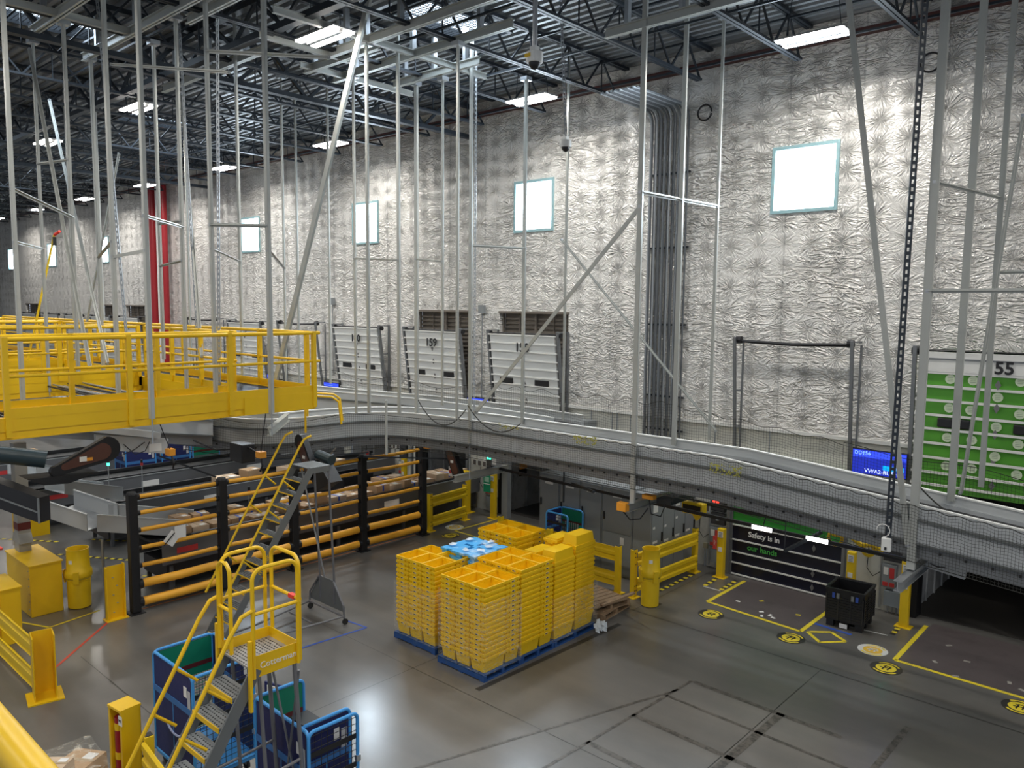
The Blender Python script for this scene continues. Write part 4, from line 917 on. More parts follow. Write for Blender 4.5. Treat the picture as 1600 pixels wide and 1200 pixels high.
TIES = [((-7.87, 12.0, 8.03), (-7.75, 14.6, 8.03), .07, 'horizontal grey tie bar crossing the conduit bundle'),
        ((-7.87, 12.0, 7.78), (-11.95, 12.0, 3.7), .075, 'long diagonal brace falling left from the central post to door 158'),
        ((-10.68, 13.3, 7.42), (-7.6, 14.6, 3.5), .05, 'diagonal brace falling right across the conduit bundle'),
        ((-4.42, 12.0, 10.6), (-3.17, 12.0, 2.66), .085, 'long slanted brace right of the largest window, reaching the tall post foot'),
        ((-2.49, 14.0, 8.9), (-2.98, 14.0, 3.1), .06, 'slanted brace at the right edge in front of the green door'),
        ((-3.12, 12.0, 6.27), (-.2, 12.0, 6.27), .06, 'horizontal grey tie bar above the green door'),
        ((-2.74, 14.2, 6.6), (-.2, 14.2, 6.6), .05, 'shorter dark tie bar just below the tie bar above the green door'),
        ((-3.12, 12.0, 7.75), (-2.74, 14.4, 7.75), .05, 'slanted tie bar joining the tall right posts'),
        ((-11.72, 9.04, 11.5), (-14.29, 8.52, 4.33), .10, 'long slanted brace from the roof to the catwalk corner'),
        ((-12.13, 12.0, 7.28), (-11.7, 13.3, 7.28), .05, 'short tie bar beside the second window'),
        ((-13.9, 12.0, 7.05), (-12.75, 11.75, 6.95), .04, 'thin tie bar between doors 160 and 159 posts'),
        ((-14.2, 10.5, 7.0), (-12.45, 10.28, 6.9), .04, 'thin tie bar below the third window'),
        ((-12.7, 6.47, 7.3), (-11.6, 6.87, 7.25), .06, 'dark tie bar in front of the fourth window'),
        ((-11.6, 6.87, 6.85), (-18.05, 11.13, 6.9), .05, 'tie bar running back from the bright post at the catwalk'),
        ((-12.7, 6.47, 6.9), (-15.11, 8.3, 6.85), .04, 'thin tie bar crossing the fourth window low'),
        ((-15.3, 6.75, 7.5), (-13.98, 6.57, 7.45), .05, 'dark tie bar above the red pipes'),
        ((-15.3, 6.75, 6.7), (-13.98, 6.57, 6.75), .05, 'thin tie bar lower on the red pipes'),
        ((-11.75, 4.98, 6.75), (-13.84, 5.32, 6.75), .05, 'tie bar between the thickest left post and its neighbour'),
        ((-17.26, 6.35, 6.9), (-13.84, 5.32, 7.0), .05, 'tie bar across the narrow far window'),
        ((-11.75, 4.98, 7.25), (-13.98, 6.57, 7.35), .05, 'tie bar running right from the thickest left post'),
        ((-13.88, 3.9, 6.9), (-16.97, 5.23, 7.0), .05, 'tie bar crossing the two leftmost windows'),
        ((-13.88, 3.9, 7.7), (-15.44, 5.25, 7.5), .06, 'short dark tie bar at the left edge, upper one'),
        ((-16.97, 5.23, 8.6), (-15.44, 5.25, 8.5), .05, 'short pale tie bar high at the left edge'),
        ((-17.0, 5.2, 10.7), (-14.4, 5.1, 4.9), .06, 'slanted brace crossing the left group of posts'),
        ((-19.5, 6.3, 10.4), (-16.3, 6.1, 4.8), .055, 'second slanted brace among the left posts'),
        ((-16.8, 8.0, 10.4), (-14.2, 7.0, 5.0), .06, 'slanted brace left of the red pipes'),
        ((-20.4, 7.0, 4.7), (-19.2, 7.6, 9.4), .05, 'slanted brace leaning right near the left edge'),
        ((-12.7, 6.47, 10.1), (-10.6, 7.4, 9.8), .06, 'tie bar near the roof left of the large light'),
        ((-14.3, 5.6, 10.0), (-12.2, 6.6, 9.7), .05, 'tie bar near the roof in front of the mid-distance light')]
for p, q, w, lb in TIES:
    t = thing('tie_bar', lb, 'brace', p, group='tie bars and braces between the posts'); d = Vector(q)-Vector(p)
    mb = MB(); mb.bar((0, 0, 0), d, w*.25, w); n = Vector((d.y, -d.x, 0)); n = n.normalized() if n.length > 0 else Vector((1, 0, 0)); mb.bar(n*w*.4, d+n*w*.4, w, w*.15); mb.obj('bar_body', POST, t)
    for e in (Vector((0, 0, 0)), d): MB().c(e.x, e.y-.02, e.z, w*.8, .03, w*.8).obj('end_plate', GALV, t)
# roof support beams the posts hang from
RB = [((-13.6, 9.4), (-9.0, 9.4), 'pale roof beam left of the skylight, upper one'), ((-14.8, 9.7), (-12.3, 9.7), 'brightly lit pale roof beam beside the large light'), ((-14.9, 10.5), (-9.6, 10.5), 'pale roof beam running behind the large light'),
      ((-14.2, 11.6), (-11.5, 11.6), 'bluish lit short roof beam with hanging brackets'), ((-16.6, 5.1), (-12, 5.1), 'dark roof beam at the upper left corner'), ((-17.5, 6.3), (-12.4, 6.3), 'roof beam behind the left hanger posts'), ((-13.8, 6.7), (-10.2, 6.7), 'grey roof beam over the catwalk posts'),
      ((-8.7, 12.0), (-5.6, 12.0), 'short pale roof beam above the conduit bundle'), ((-18.6, 8.4), (-14.2, 8.4), 'grey roof beam deeper in the roof behind the slanted brace')]
for p, q, lb in RB:
    t = thing('roof_beam', lb, 'beam', (p[0], p[1], 10.9)); L_ = q[0]-p[0]; mb = MB(); mb.b(0, L_, -.01, .01, -.08, .08); mb.b(0, L_, -.05, .05, .06, .08); mb.b(0, L_, -.05, .05, -.08, -.06); mb.obj('beam_body', POST, t)
    for f in (.15, .5, .85): MB().b(L_*f-.04, L_*f+.04, -.05, .05, .08, .72).obj('hanger_bracket', GALV, t)
for p, q, lb in (((-13.5, 7.9), (-13.5, 9.9), 'pale roof channel joining the lit beam, running towards the wall'), ((-12.2, 7.4), (-12.2, 12.5), 'long round-looking roof channel crossing the pale beams'), ((-14.5, 9.4), (-14.5, 12.4), 'roof channel behind the large light'), ((-15.2, 3.8), (-15.2, 6.4), 'roof channel at the upper left corner')):
    t = thing('roof_beam', lb, 'beam', (p[0], p[1], 10.9)); L_ = q[1]-p[1]; mb = MB(); mb.b(-.01, .01, 0, L_, -.06, .06); mb.b(-.04, .04, 0, L_, .05, .06); mb.b(-.04, .04, 0, L_, -.06, -.05); mb.obj('beam_body', POST, t)
# perforated strut hanging a device on the near side of the conveyor
def strut(p, q, w, label, holes_=True, m=DSTEEL):
    p, q = Vector(p), Vector(q); L_ = (q-p).length; ax = (q-p).normalized(); side = ax.cross(Vector((F.x, F.y, 0))).normalized()
    nrm = side.cross(ax).normalized(); t = thing('perforated_strut', label, 'strut', p); mb = MB(); n = int(L_/.1)
    for s_ in (-1, 1): mb.bar(side*s_*w*.36, ax*L_+side*s_*w*.36, w*.28, .02, up=nrm)
    for k_ in range(n): mb.bar(ax*(k_*.1), ax*(k_*.1+.045), w*.5, .018, up=nrm)
    mb.obj('strut_body', m, t); return t
t = strut((-3.37, 11.72, 2.75), (-3.23, 11.5, 10.9), .085, 'dark perforated strut hanging left of the tall right post')
t = thing('wall_switch', 'white switch box at the lower end of the dark perforated strut', 'box', (-3.37, 11.66, 2.68)); MB().c(0, 0, 0, .13, .05, .2).obj('box_body', WHT, t, bevel=.015); MB().c(0, -.03, -.05, .03, .01, .04).obj('switch_dot', INK, t); MB().tube(arc((-.05, 0, .2), .09, -PI/2, PI, 10, (1, 0, 0), (0, 0, 1)), .006, 5).obj('cable', PAPER, t)
strut((-8.97, 11.25, 8.9), (-9.2, 11.3, 11.62), .05, 'pale perforated strut holding the lower dome camera', m=GALV)
strut((-12.6, 12.6, 3.4), (-12.6, 12.6, 11.62), .045, 'thin perforated strut beside the post left of door 158', m=GALV)
strut((-13.6, 7.0, 4.5), (-13.3, 7.0, 11.62), .05, 'pale perforated strut among the left posts near the fourth window', m=GALV)
strut((-15.6, 6.2, 5.0), (-15.9, 6.0, 11.62), .05, 'pale perforated strut above the narrow far window', m=GALV)
strut((-15.2, 7.4, 4.9), (-15.2, 7.2, 11.62), .045, 'thin perforated strut right of the red pipes', m=GALV)
def domecam(p, label, zt, s=1.0, sticker_=False):
    t = thing('dome_camera', label, 'camera', p)
    MB().lathe([(0, .12*s), (.12*s, .12*s), (.125*s, .04*s), (.115*s, -.02*s), (0, -.02*s)], 20).obj('camera_housing', WHT, t, smooth=True)
    MB().lathe([(.085*s, -.02*s), (.08*s, -.06*s), (.05*s, -.1*s), (0, -.12*s)], 20).obj('dome_lens', BLK, t, smooth=True)
    MB().b(-.05*s, .05*s, -.05*s, .05*s, .12*s, .2*s).obj('camera_neck', WHT, t)
    if zt: MB().tube([(0, 0, .2*s), (.0, .0, zt-p[2])], .035, 8).obj('drop_pipe', GALV, t)
    if sticker_: MB().c(-.02, -.128*s, .06*s, .1, .012, .05).obj('yellow_label', mat('label_yellow', (.8, .5, .02), .5), t)
domecam((-7.50, 8.66, 9.43), 'larger white dome camera with a yellow label hanging in front of the wall light', 11.0, 1.0, True)
domecam((-8.96, 11.22, 8.84), 'smaller dome camera at the end of the perforated strut', 0, .85)
# ================================================================ CATWALKS
def rail(p, q, z, n, label, posts_z=.0, ext=.0, rows=2, toe=True, cap=None, h=1.08, mid=.55, w=.07):
    p = Vector((p[0], p[1], 0)); q = Vector((q[0], q[1], 0)); d = (q-p).normalized(); L_ = (q-p).length; side = Vector((-d.y, d.x, 0))
    t = thing('guard_railing', label, 'railing', (p.x, p.y, z), group='yellow catwalk railings')
    for i in range(n):
        c = d*(L_*i/max(1, n-1)); MB().bar(c+Vector((0, 0, -posts_z)), c+Vector((0, 0, h)), w, w, up=d).obj('railing_post', YEL, t)
    MB().tube([-d*.02+Vector((0, 0, h-.03)), d*(L_+ext)+Vector((0, 0, h-.03))], .033, 10).obj('top_rail', YEL, t, smooth=True)
    MB().tube([-d*.02+Vector((0, 0, mid)), d*(L_+ext)+Vector((0, 0, mid))], .024, 10).obj('middle_rail', YEL, t, smooth=True)
    if toe: MB().bar((0, 0, .05), d*L_+Vector((0, 0, .05)), .012, .14).obj('toe_board', YEL, t)
    return t
ZD = 4.44
def deck(x0, x1, y0, y1, label):
    t = thing('catwalk_deck', label, 'catwalk', (x0, y0, ZD)); L_, D_ = x1-x0, y1-y0
    mb = MB()
    if L_ > D_:
        n = int(L_/.08)
        for i in range(n): mb.b(i*.08, i*.08+.03, .05, D_-.05, -.05, -.01)
    else:
        n = int(D_/.08)
        for i in range(n): mb.b(.05, L_-.05, i*.08, i*.08+.03, -.05, -.01)
    mb.obj('deck_grating', DSTEEL, t)
    for a in ((0, L_, 0, .06), (0, L_, D_-.06, D_), (0, .06, 0, D_), (L_-.06, L_, 0, D_)):
        mb = MB(); mb.b(*a, -.19, 0.0); cx_, cy_ = (a[0]+a[1])/2, (a[2]+a[3])/2; iy = .012
        ex = (.0, .0) if a[1]-a[0] > .1 else (.018, .018); ey = (.018, .018) if a[1]-a[0] > .1 else (0, 0)
        mb.b(a[0]+ex[0], a[1]-ex[1], a[2]+ey[0], a[3]-ey[1], -.285, -.19); mb.b(*a, -.30, -.285); mb.obj('edge_beam', YEL, t)
    return t
deck(-12.95, -12.0, 2.4, 7.96, 'near yellow catwalk deck running towards the wall, nearest stretch')
deck(-30, -12.95, 7.0, 7.96, 'long yellow catwalk deck running left along the hall')
deck(-17.9, -16.95, 2.4, 7.0, 'second yellow catwalk deck crossing behind the nearest one')
deck(-22.6, -21.6, 2.4, 7.0, 'third yellow catwalk deck crossing, farther left')
deck(-27.2, -26.2, 2.4, 7.0, 'fourth yellow catwalk deck crossing, far left')
rail((-12.0, 3.18), (-12.0, 7.96), ZD, 4, 'nearest yellow railing along the front edge of the catwalk', .27, .12)
rail((-12.95, 3.0), (-12.95, 6.9), ZD, 4, 'inner yellow railing just behind the nearest railing', .0, .1)
rail((-30, 7.98), (-12.25, 7.98), ZD, 12, 'long yellow railing on the wall side of the catwalk')
rail((-30, 7.02), (-18.1, 7.02), ZD, 8, 'long yellow railing on the near side of the far catwalk stretch')
rail((-16.75, 7.02), (-13.1, 7.02), ZD, 4, 'yellow railing segment between the first and second crossings')
for i, (x, lb) in enumerate(((-16.95, 'yellow railing on the near side of the second crossing'), (-17.9, 'yellow railing on the far side of the second crossing'), (-21.6, 'yellow railing on the near side of the third crossing'), (-22.6, 'yellow railing on the far side of the third crossing'), (-26.2, 'yellow railing on the near side of the fourth crossing'), (-27.2, 'yellow railing on the far side of the fourth crossing'))):
    rail((x, 2.4), (x, 6.95), ZD, 4, lb, 0, 0)
mb = MB(); mb.b(-12.0, -11.985, 6.6, 7.98, ZD-.30, ZD-.0); tag(mb.obj('splice_plate', YEL), 'yellow bolted splice plate at the catwalk corner', 'plate')
# bolts on the fascia
for yb, in ((4.1,), (5.6,), (6.05,), (7.2,), (7.6,)):
    pass
# caged ladder hoops beyond the corner
for i, (x, y, lb) in enumerate(((-14.75, 9.55, 'bent yellow grab rail behind the catwalk corner, nearer one'), (-15.2, 9.9, 'bent yellow grab rail behind the catwalk corner, farther one'))):
    t = thing('grab_rail', lb, 'railing', (x, y, 3.2)); MB().tube([(0, 0, 0), (0, 0, .72)]+[tuple(p) for p in arc((.1, .0, .72), .1, PI, PI/2, 4, (1, 0, 0), (0, 0, 1))][1:]+[(.5, .35, .80), (.6, .45, .7), (.62, .5, .2)], .024, 8).obj('bent_tube', YEL, t, smooth=True)
# distant yellow lift mast with red head
t = thing('lift_mast', 'slanted yellow mast with a red head rising behind the catwalks', 'mast', (-22.0, 6.3, 4.4)); MB().bar((0, 0, 0), (.8, .5, 3.2), .035).obj('mast_arm', YEL2, t); MB().tube([(.82, .5, 3.2), (1.0, .56, 3.28)], .035, 8).obj('mast_head', CONE, t); MB().c(.8, .5, 3.05, .07, .07, .2).obj('mast_joint', BLK, t)
# looms of cable on the catwalk level
for i in range(9):
    y = 5.2+i*.09; z = 4.30+.03*math.sin(i*2)
    tag(MB().tube([(-17, y, z+.05), (-15, y+.15, z), (-13.2, y+.6, z+.12), (-12.6, y+.8, z-.15)], .017, 6).obj('conduit', GALV if i % 2 else BLK), 'bent conduit or cable running behind the inner yellow railing', 'conduit', 'conduits behind the inner railing')
# near hand rail under the viewer
t = thing('guard_railing', 'blurred bright yellow hand rail at the lower left corner', 'railing', (0, .345, 5.297), group='near railing')
MB().tube([(-4.5, 0, 0), (.5, 0, 0)], .028, 16).obj('top_rail', YEL, t, smooth=True)
MB().tube([(-4.5, -.02, -.5), (.5, -.02, -.5)], .022, 12).obj('middle_rail', YEL, t, smooth=True)
for x in (-4.4, -2.9, .4): MB().b(x-.03, x+.03, -.07, -.02, -1.07, .0).obj('railing_post', YEL, t)
# ================================================================ TOTE STACKS
def tote_mesh(L_, D_, Hh):
    # open box: long side along x, wall with lip, ribs and stacking ledge
    mb = MB(); t = .012
    def ring(l, d, z): return [(-l/2, -d/2, z), (l/2, -d/2, z), (l/2, d/2, z), (-l/2, d/2, z)]
    rings = [ring(L_-.075, D_-.06, 0), ring(L_-.03, D_-.022, Hh-.05), ring(L_, D_, Hh-.045), ring(L_, D_, Hh-.004), ring(L_-.006, D_-.006, Hh), ring(L_-.03, D_-.03, Hh), ring(L_-.034, D_-.032, Hh-.05), ring(L_-.095, D_-.08, .012)]
    b0 = len(mb.v)
    for r in rings: mb.v += r
    for i in range(len(rings)-1):
        for k_ in range(4):
            k2 = (k_+1) % 4; mb.f.append((b0+i*4+k_, b0+i*4+k2, b0+(i+1)*4+k2, b0+(i+1)*4+k_)); mb.mi.append(0)
    mb.f.append((b0+3, b0+2, b0+1, b0)); mb.mi.append(0); n = b0+(len(rings)-1)*4; mb.f.append((n, n+1, n+2, n+3)); mb.mi.append(0)
    # handle blocks at both ends and side ledges
    for s_ in (-1, 1):
        mb.c(s_*(L_/2-.012), 0, Hh-.055, .03, D_*.42, .05)
        for q in (-.38, .38): mb.c(s_*(L_/2-.014), q*D_, Hh-.05, .022, .02, .045)
        mb.c(0, s_*(D_/2-.006), Hh-.028, L_*.92, .014, .012)
        for q in (-.45, -.15, .15, .45): mb.c(q*L_, s_*(D_/2-.012), Hh-.055, .012, .018, .03)
    return mb
TL, TD, TH, PIT = .505, .335, .245, .0835
tm = tote_mesh(TL, TD, TH).mesh('yellow_tote', TOTE)
lm = MB(); lm.c(TL/2+.004, 0, TH-.045, .004, .065, .024); lm.cur = 1; lm.c(TL/2+.0065, -.008, TH-.045, .002, .045, .015)
lme = lm.mesh('paper_label', [mat('label_dull', (.55, .50, .40), .6), INK])
ORD = ['bottom', 'second', 'third', 'fourth', 'fifth', 'sixth', 'seventh', 'eighth', 'ninth', 'tenth', 'eleventh', 'twelfth', 'thirteenth', 'fourteenth', 'fifteenth', 'sixteenth', 'seventeenth', 'eighteenth']
TSC = [1.0]
def tote(x, y, z, rz, label, lab=True, flip=False, sc=1.0):
    o = bpy.data.objects.new('yellow_tote', tm); COL.objects.link(o); o.location = (x, y, z+(TH if flip else 0)); o.rotation_euler = (PI if flip else 0, 0, rz+random.uniform(-.006, .006)); o.scale = (sc, 1, 1)
    tag(o, label, 'tote', 'yellow plastic totes')
    if lab:
        c = bpy.data.objects.new('paper_label', lme); COL.objects.link(c); c.parent = o
    return o
rest = MB()
def hidden(x, y, z, l, d, h): rest.b(x-l/2, x+l/2, y-d/2, y+d/2, z, z+h)
def stack(x, y, z0, n, rz, where, vis=True, lab=True, topvis=1, sc=1.0, topflip=0):
    for k_ in range(n):
        z = z0+k_*PIT
        if not vis and k_ < n-topvis: continue
        nm = 'topmost' if k_ == n-1 else (ORD[k_] + (' from the bottom' if k_ else ''))
        if k_: nm = nm.replace('from the bottom', 'up') if k_ < n-1 else nm
        if k_ == n-1: nm = 'topmost'
        tote(x+random.uniform(-.003, .003), y+random.uniform(-.003, .003), z, rz, '%s yellow tote in the %s' % (nm, where), lab, sc=sc)
    if not vis and n-topvis > 0:
        l, d = (TL, TD) if abs(math.sin(rz)) < .5 else (TD, TL)
        hidden(x, y, z0, l-.08, d-.08, (n-topvis)*PIT+.1)
def pallet(x, y, lx, ly, label, m=PBLUE, name='wood_pallet', z=0, rz=0, cat='pallet', grp=None):
    t = thing(name, label, cat, (x, y, z), rz, grp)
    for i in range(7): MB().b(-lx/2+lx*i/7+.01, -lx/2+lx*(i+1)/7-.012, -ly/2, ly/2, .098, .115).obj('deck_board', m, t)
    for j in (-1, 0, 1): MB().b(-lx/2, lx/2, j*(ly/2-.03)-.03, j*(ly/2-.03)+.03, .018, .098).obj('stringer', m, t)
    for i in (-1, 0, 1): MB().b(i*(lx/2-.05)-.05, i*(lx/2-.05)+.05, -ly/2, ly/2, 0, .018).obj('bottom_board', m, t)
    return t
PZ = .118
G = 'blue wooden pallets under the totes'
pallet(-8.93, 9.09, 1.10, .90, 'blue wooden pallet under the front right tote load, nearest corner', grp=G)
pallet(-10.24, 9.22, 1.10, .90, 'blue wooden pallet under the front left tote load', grp=G)
pallet(-8.93, 9.98, 1.10, .87, 'blue wooden pallet under the middle load on the right side', grp=G)
pallet(-8.93, 11.02, 1.10, 1.18, 'blue wooden pallet under the rear right load with upside down totes', grp=G)
pallet(-10.2, 10.15, 1.0, .9, 'blue wooden pallet hidden under the load topped by plastic pallets', grp=G)
pallet(-10.2, 11.3, 1.1, 1.0, 'blue wooden pallet hidden under the rear left tote load', grp=G)
def load5(x0, y0, n, who, front=True, right=True, lab=True, top=2):
    # three totes pointing to the viewer side in front, two crosswise behind; x0,y0 = front left corner
    for i, w in enumerate(('left', 'middle', 'right')):
        stack(x0+TD/2+i*(TD+.012), y0+TL/2, PZ, n, -PI/2, '%s front stack of %s' % (w, who), vis=front or (i == 2 and right), lab=lab, topvis=top)
    for i, w in enumerate(('left', 'right')):
        stack(x0+TL/2+i*(TL+.012), y0+TL+.012+TD/2, PZ, n, 0 if i else PI, '%s back stack of %s' % (w, who), vis=(right and i == 1), lab=lab, topvis=top)
load5(-9.44, 8.67, 15, 'the front right load')
load5(-10.76, 8.80, 15, 'the front left load', right=False, top=3)
load5(-9.44, 9.545, 16, 'the middle right load', front=False)
load5(-10.72, 10.85, 16, 'the rear left load', front=False, right=False, top=3)
# rear right load: smooth long sides, some totes stacked upside down on top
for i in range(2):
    for j, w in enumerate(('near', 'far')):
        stack(-8.58 if i == 0 else -9.02, 10.72+j*.60, PZ, 17 if j else 15, PI/2, ('%s stack of the rear right load, right column' if i == 0 else '%s stack of the rear right load, left column') % w, vis=(i == 0), lab=False, topvis=1, sc=1.14)
for x, y, z, lb in ((-8.58, 10.72, 1.46, 'upside down yellow tote nearest the middle load, with a paper label'), (-8.58, 11.32, 1.62, 'upside down yellow tote on the highest stack, by the guard rail'), (-9.02, 10.72, 1.36, 'upside down yellow tote left of the labelled one'), (-9.02, 11.32, 1.48, 'upside down yellow tote at the back left of the rear right load')):
    tote(x, y, z, PI/2, lb, False, True, 1.14)
    if x > -9: MB().c(-8.83+.05, y-.30, z+.14, .07, .004, .10).obj('x', PAPER) if 0 else None
t = rest.obj('yellow_tote', TOTE); t.name = 'hidden_tote_stock'; tag(t, 'lower yellow totes buried in the middle of the pallet loads', 'totes', kind='stuff')
# load topped with light blue plastic pallets
def plastic_pallet(z, label):
    t = thing('plastic_pallet', label, 'pallet', (-9.97, 10.0, z), 0, 'light blue plastic pallets'); mb = MB(); S_ = .44
    cut = [(-.16, .0, .1, .035), (.16, 0, .1, .035), (0, .16, .035, .1), (0, -.16, .035, .1)]
    n = 22
    for i in range(n):
        for j in range(n):
            x, y = -S_+2*S_*(i+.5)/n, -S_+2*S_*(j+.5)/n
            if any(abs(x-a) < c and abs(y-b_) < d for a, b_, c, d in cut): continue
            if (abs(x) > S_-.05 and (abs(abs(y)-.22) < .045)) or (abs(y) > S_-.05 and (abs(abs(x)-.22) < .045)): continue
            mb.c(x, y, .09, 2*S_/n, 2*S_/n, .04)
    mb.obj('pallet_deck', PPLAS, t)
    for i in (-1, 0, 1):
        for j in (-1, 0, 1): MB().c(i*.36, j*.36, .035, .12, .12, .07).obj('pallet_foot', PPLAS, t)
    return t
hidden(-9.97, 10.0, PZ, .86, .86, 1.2)
rest2 = MB().b(-10.42, -9.53, 9.56, 10.45, PZ, 1.36); tag(rest2.obj('stretch_wrapped_stock', TOTE), 'yellow tote stock hidden under the light blue plastic pallets', 'totes', kind='stuff')
for i in range(2): plastic_pallet(1.36+i*.115, ('lower' if i == 0 else 'top')+' light blue plastic pallet lying in the middle of the tote loads')
random.seed(5)
for i, (x, y) in enumerate(((-10.3, 9.75), (-10.28, 10.2), (-9.9, 10.36), (-9.7, 10.1), (-9.66, 9.85), (-9.9, 9.7))):
    mb = MB(); c = Vector((x, y, 1.605)); pts = [c+Vector((math.cos(a*1.05)*random.uniform(.05, .11), math.sin(a*1.05)*random.uniform(.05, .11), random.uniform(0, .03))) for a in range(6)]
    for a in range(6): mb.q(c+Vector((0, 0, .05)), pts[a], pts[(a+1) % 6])
    tag(mb.obj('film_scrap', mat('film_white', (.75, .82, .88), .3, alpha=.8)), 'crumpled scrap of clear film on the light blue plastic pallet', 'plastic film', 'film scraps on the blue plastic pallet')
FILM = bpy.data.materials.new('stretch_film'); FILM.use_nodes = True; nt = FILM.node_tree; b = nt.nodes['Principled BSDF']
tc = N(nt, 'ShaderNodeTexCoord'); mp = N(nt, 'ShaderNodeMapping'); mp.inputs['Scale'].default_value = (3, 3, 14); mp.inputs['Rotation'].default_value = (.25, .2, 0); nt.links.new(tc.outputs['Object'], mp.inputs['Vector'])
n_ = N(nt, 'ShaderNodeTexNoise'); n_.inputs['Scale'].default_value = 2.4; n_.inputs['Detail'].default_value = 6; n_.inputs['Distortion'].default_value = 1.5; nt.links.new(mp.outputs[0], n_.inputs['Vector'])
cr = N(nt, 'ShaderNodeValToRGB'); cr.color_ramp.elements[0].position = .52; cr.color_ramp.elements[0].color = (.05, .05, .05, 1); cr.color_ramp.elements[1].position = .72; cr.color_ramp.elements[1].color = (.5, .5, .5, 1); nt.links.new(n_.outputs['Fac'], cr.inputs[0]); nt.links.new(cr.outputs[0], b.inputs['Alpha'])
bp = N(nt, 'ShaderNodeBump'); bp.inputs['Strength'].default_value = .8; bp.inputs['Distance'].default_value = .03; nt.links.new(n_.outputs['Fac'], bp.inputs['Height']); nt.links.new(bp.outputs[0], b.inputs['Normal'])
b.inputs['Base Color'].default_value = (.85, .82, .7, 1); b.inputs['Roughness'].default_value = .12
def film(x0, x1, y0, y1, z0, z1, label):
    P = [(x0, y0), (x1, y0), (x1, y1), (x0, y1)]; mb = MB()
    for i in range(4):
        a, c = P[i], P[(i+1) % 4]; mb.q((*a, z0), (*c, z0), (*c, z1), (*a, z1))
    tag(mb.obj('stretch_film', FILM), label, 'stretch film')
film(-10.79, -9.70, 8.77, 9.68, .1, 1.1, 'clear stretch film around the lower front left tote load')
film(-9.47, -8.37, 8.64, 9.52, .1, 1.3, 'clear stretch film around the front right tote load')
film(-9.40, -8.37, 10.38, 11.66, .1, .9, 'clear stretch film around the lower rear right tote load')
mb = MB(); random.seed(2)
for i in range(14):
    c = Vector((-8.25+random.uniform(-.07, .09), 11.5+random.uniform(-.1, .1), random.uniform(.02, .18))); mb.q(c, c+Vector((.07, .02, -.02)), c+Vector((.03, .05, .08)), c+Vector((-.03, .03, .05)))
tag(mb.obj('film_scrap', mat('film_white', (.75, .82, .88), .3, alpha=.8)), 'crumpled clear film on the floor at the corner of the rear right load', 'plastic film')
# broken wood pallets
pallet(-8.95, 12.45, .95, 1.0, 'lower weathered wooden pallet left of the yellow drum bollard', WOOD, 'weathered_pallet', 0, .08, grp='weathered wooden pallets')
t = pallet(-8.98, 12.42, .95, 1.0, 'upper weathered wooden pallet resting crooked on the lower one', WOOD, 'weathered_pallet', .118, -.18, grp='weathered wooden pallets')
tag(MB().bar((-8.55, 12.05, .27), (-8.4, 12.95, .32), .07, .035).obj('loose_board', WOOD), 'loose pale board lying across the broken wooden pallets', 'board')
# ================================================================ AMBER AND BLACK BARRIER
t = thing('barrier_rail_fence', 'amber polymer pipe barrier with black posts beside the loading conveyor', 'barrier', (-15.27, 6.03, 0))
ys = [0, 1.82, 3.52, 5.42, 7.35]
pz = [.2, .56, .92, 1.27, 1.62, 1.96, 2.28]
for i, y in enumerate(ys):
    h = 2.36
    p_ = MB().b(-.085, .085, -.085, .085, .02, h).obj('barrier_post', BLK, t, loc=(0, y, 0), bevel=.02); MB().lathe([(0, .03), (.08, .03), (.09, 0), (.09, -.03)], 16, (0, 0, h)).obj('post_cap', mat('cap_black', (.05, .05, .05), .5), p_)
    MB().b(-.14, .14, -.14, .14, 0, .02).obj('base_plate', BLK, p_)
for i in range(4):
    for j, z in enumerate(pz):
        r = .085 if j < 2 else .043
        a, b_ = ys[i]+.11, ys[i+1]-.11
        sag = -.015
        rr = MB().tube([(0, a, z), (0, (a+b_)/2, z+sag), (0, b_, z)], r, 12).obj('barrier_rail', ORG, t, smooth=True)
        MB().tube([(0, a-.05, z), (0, a+.03, z)], r*1.18, 12).obj('rail_collar', BLK, rr); MB().tube([(0, b_-.03, z), (0, b_+.05, z)], r*1.18, 12).obj('rail_collar', BLK, rr)
t2 = thing('paper_notice', 'white notice sheets with black lines hung on the barrier rails', 'notice', (-15.2, 6.75, 1.32)); MB().prism([(0, -.18, 0), (0, .0, .2), (0, .17, .05), (0, 0, -.15)], (.006, 0, 0)).obj('sheet', PAPER, t2); MB().b(.008, .012, .05, .28, .0, .25).obj('sheet', PAPER, t2)
mb = MB()
for q in (-.07, -.02, .03): mb.bar((.014, -.1+q, -.02+q), (.014, .02+q, .1+q), .006, .018)
mb.obj('sheet_print', INK, t2)
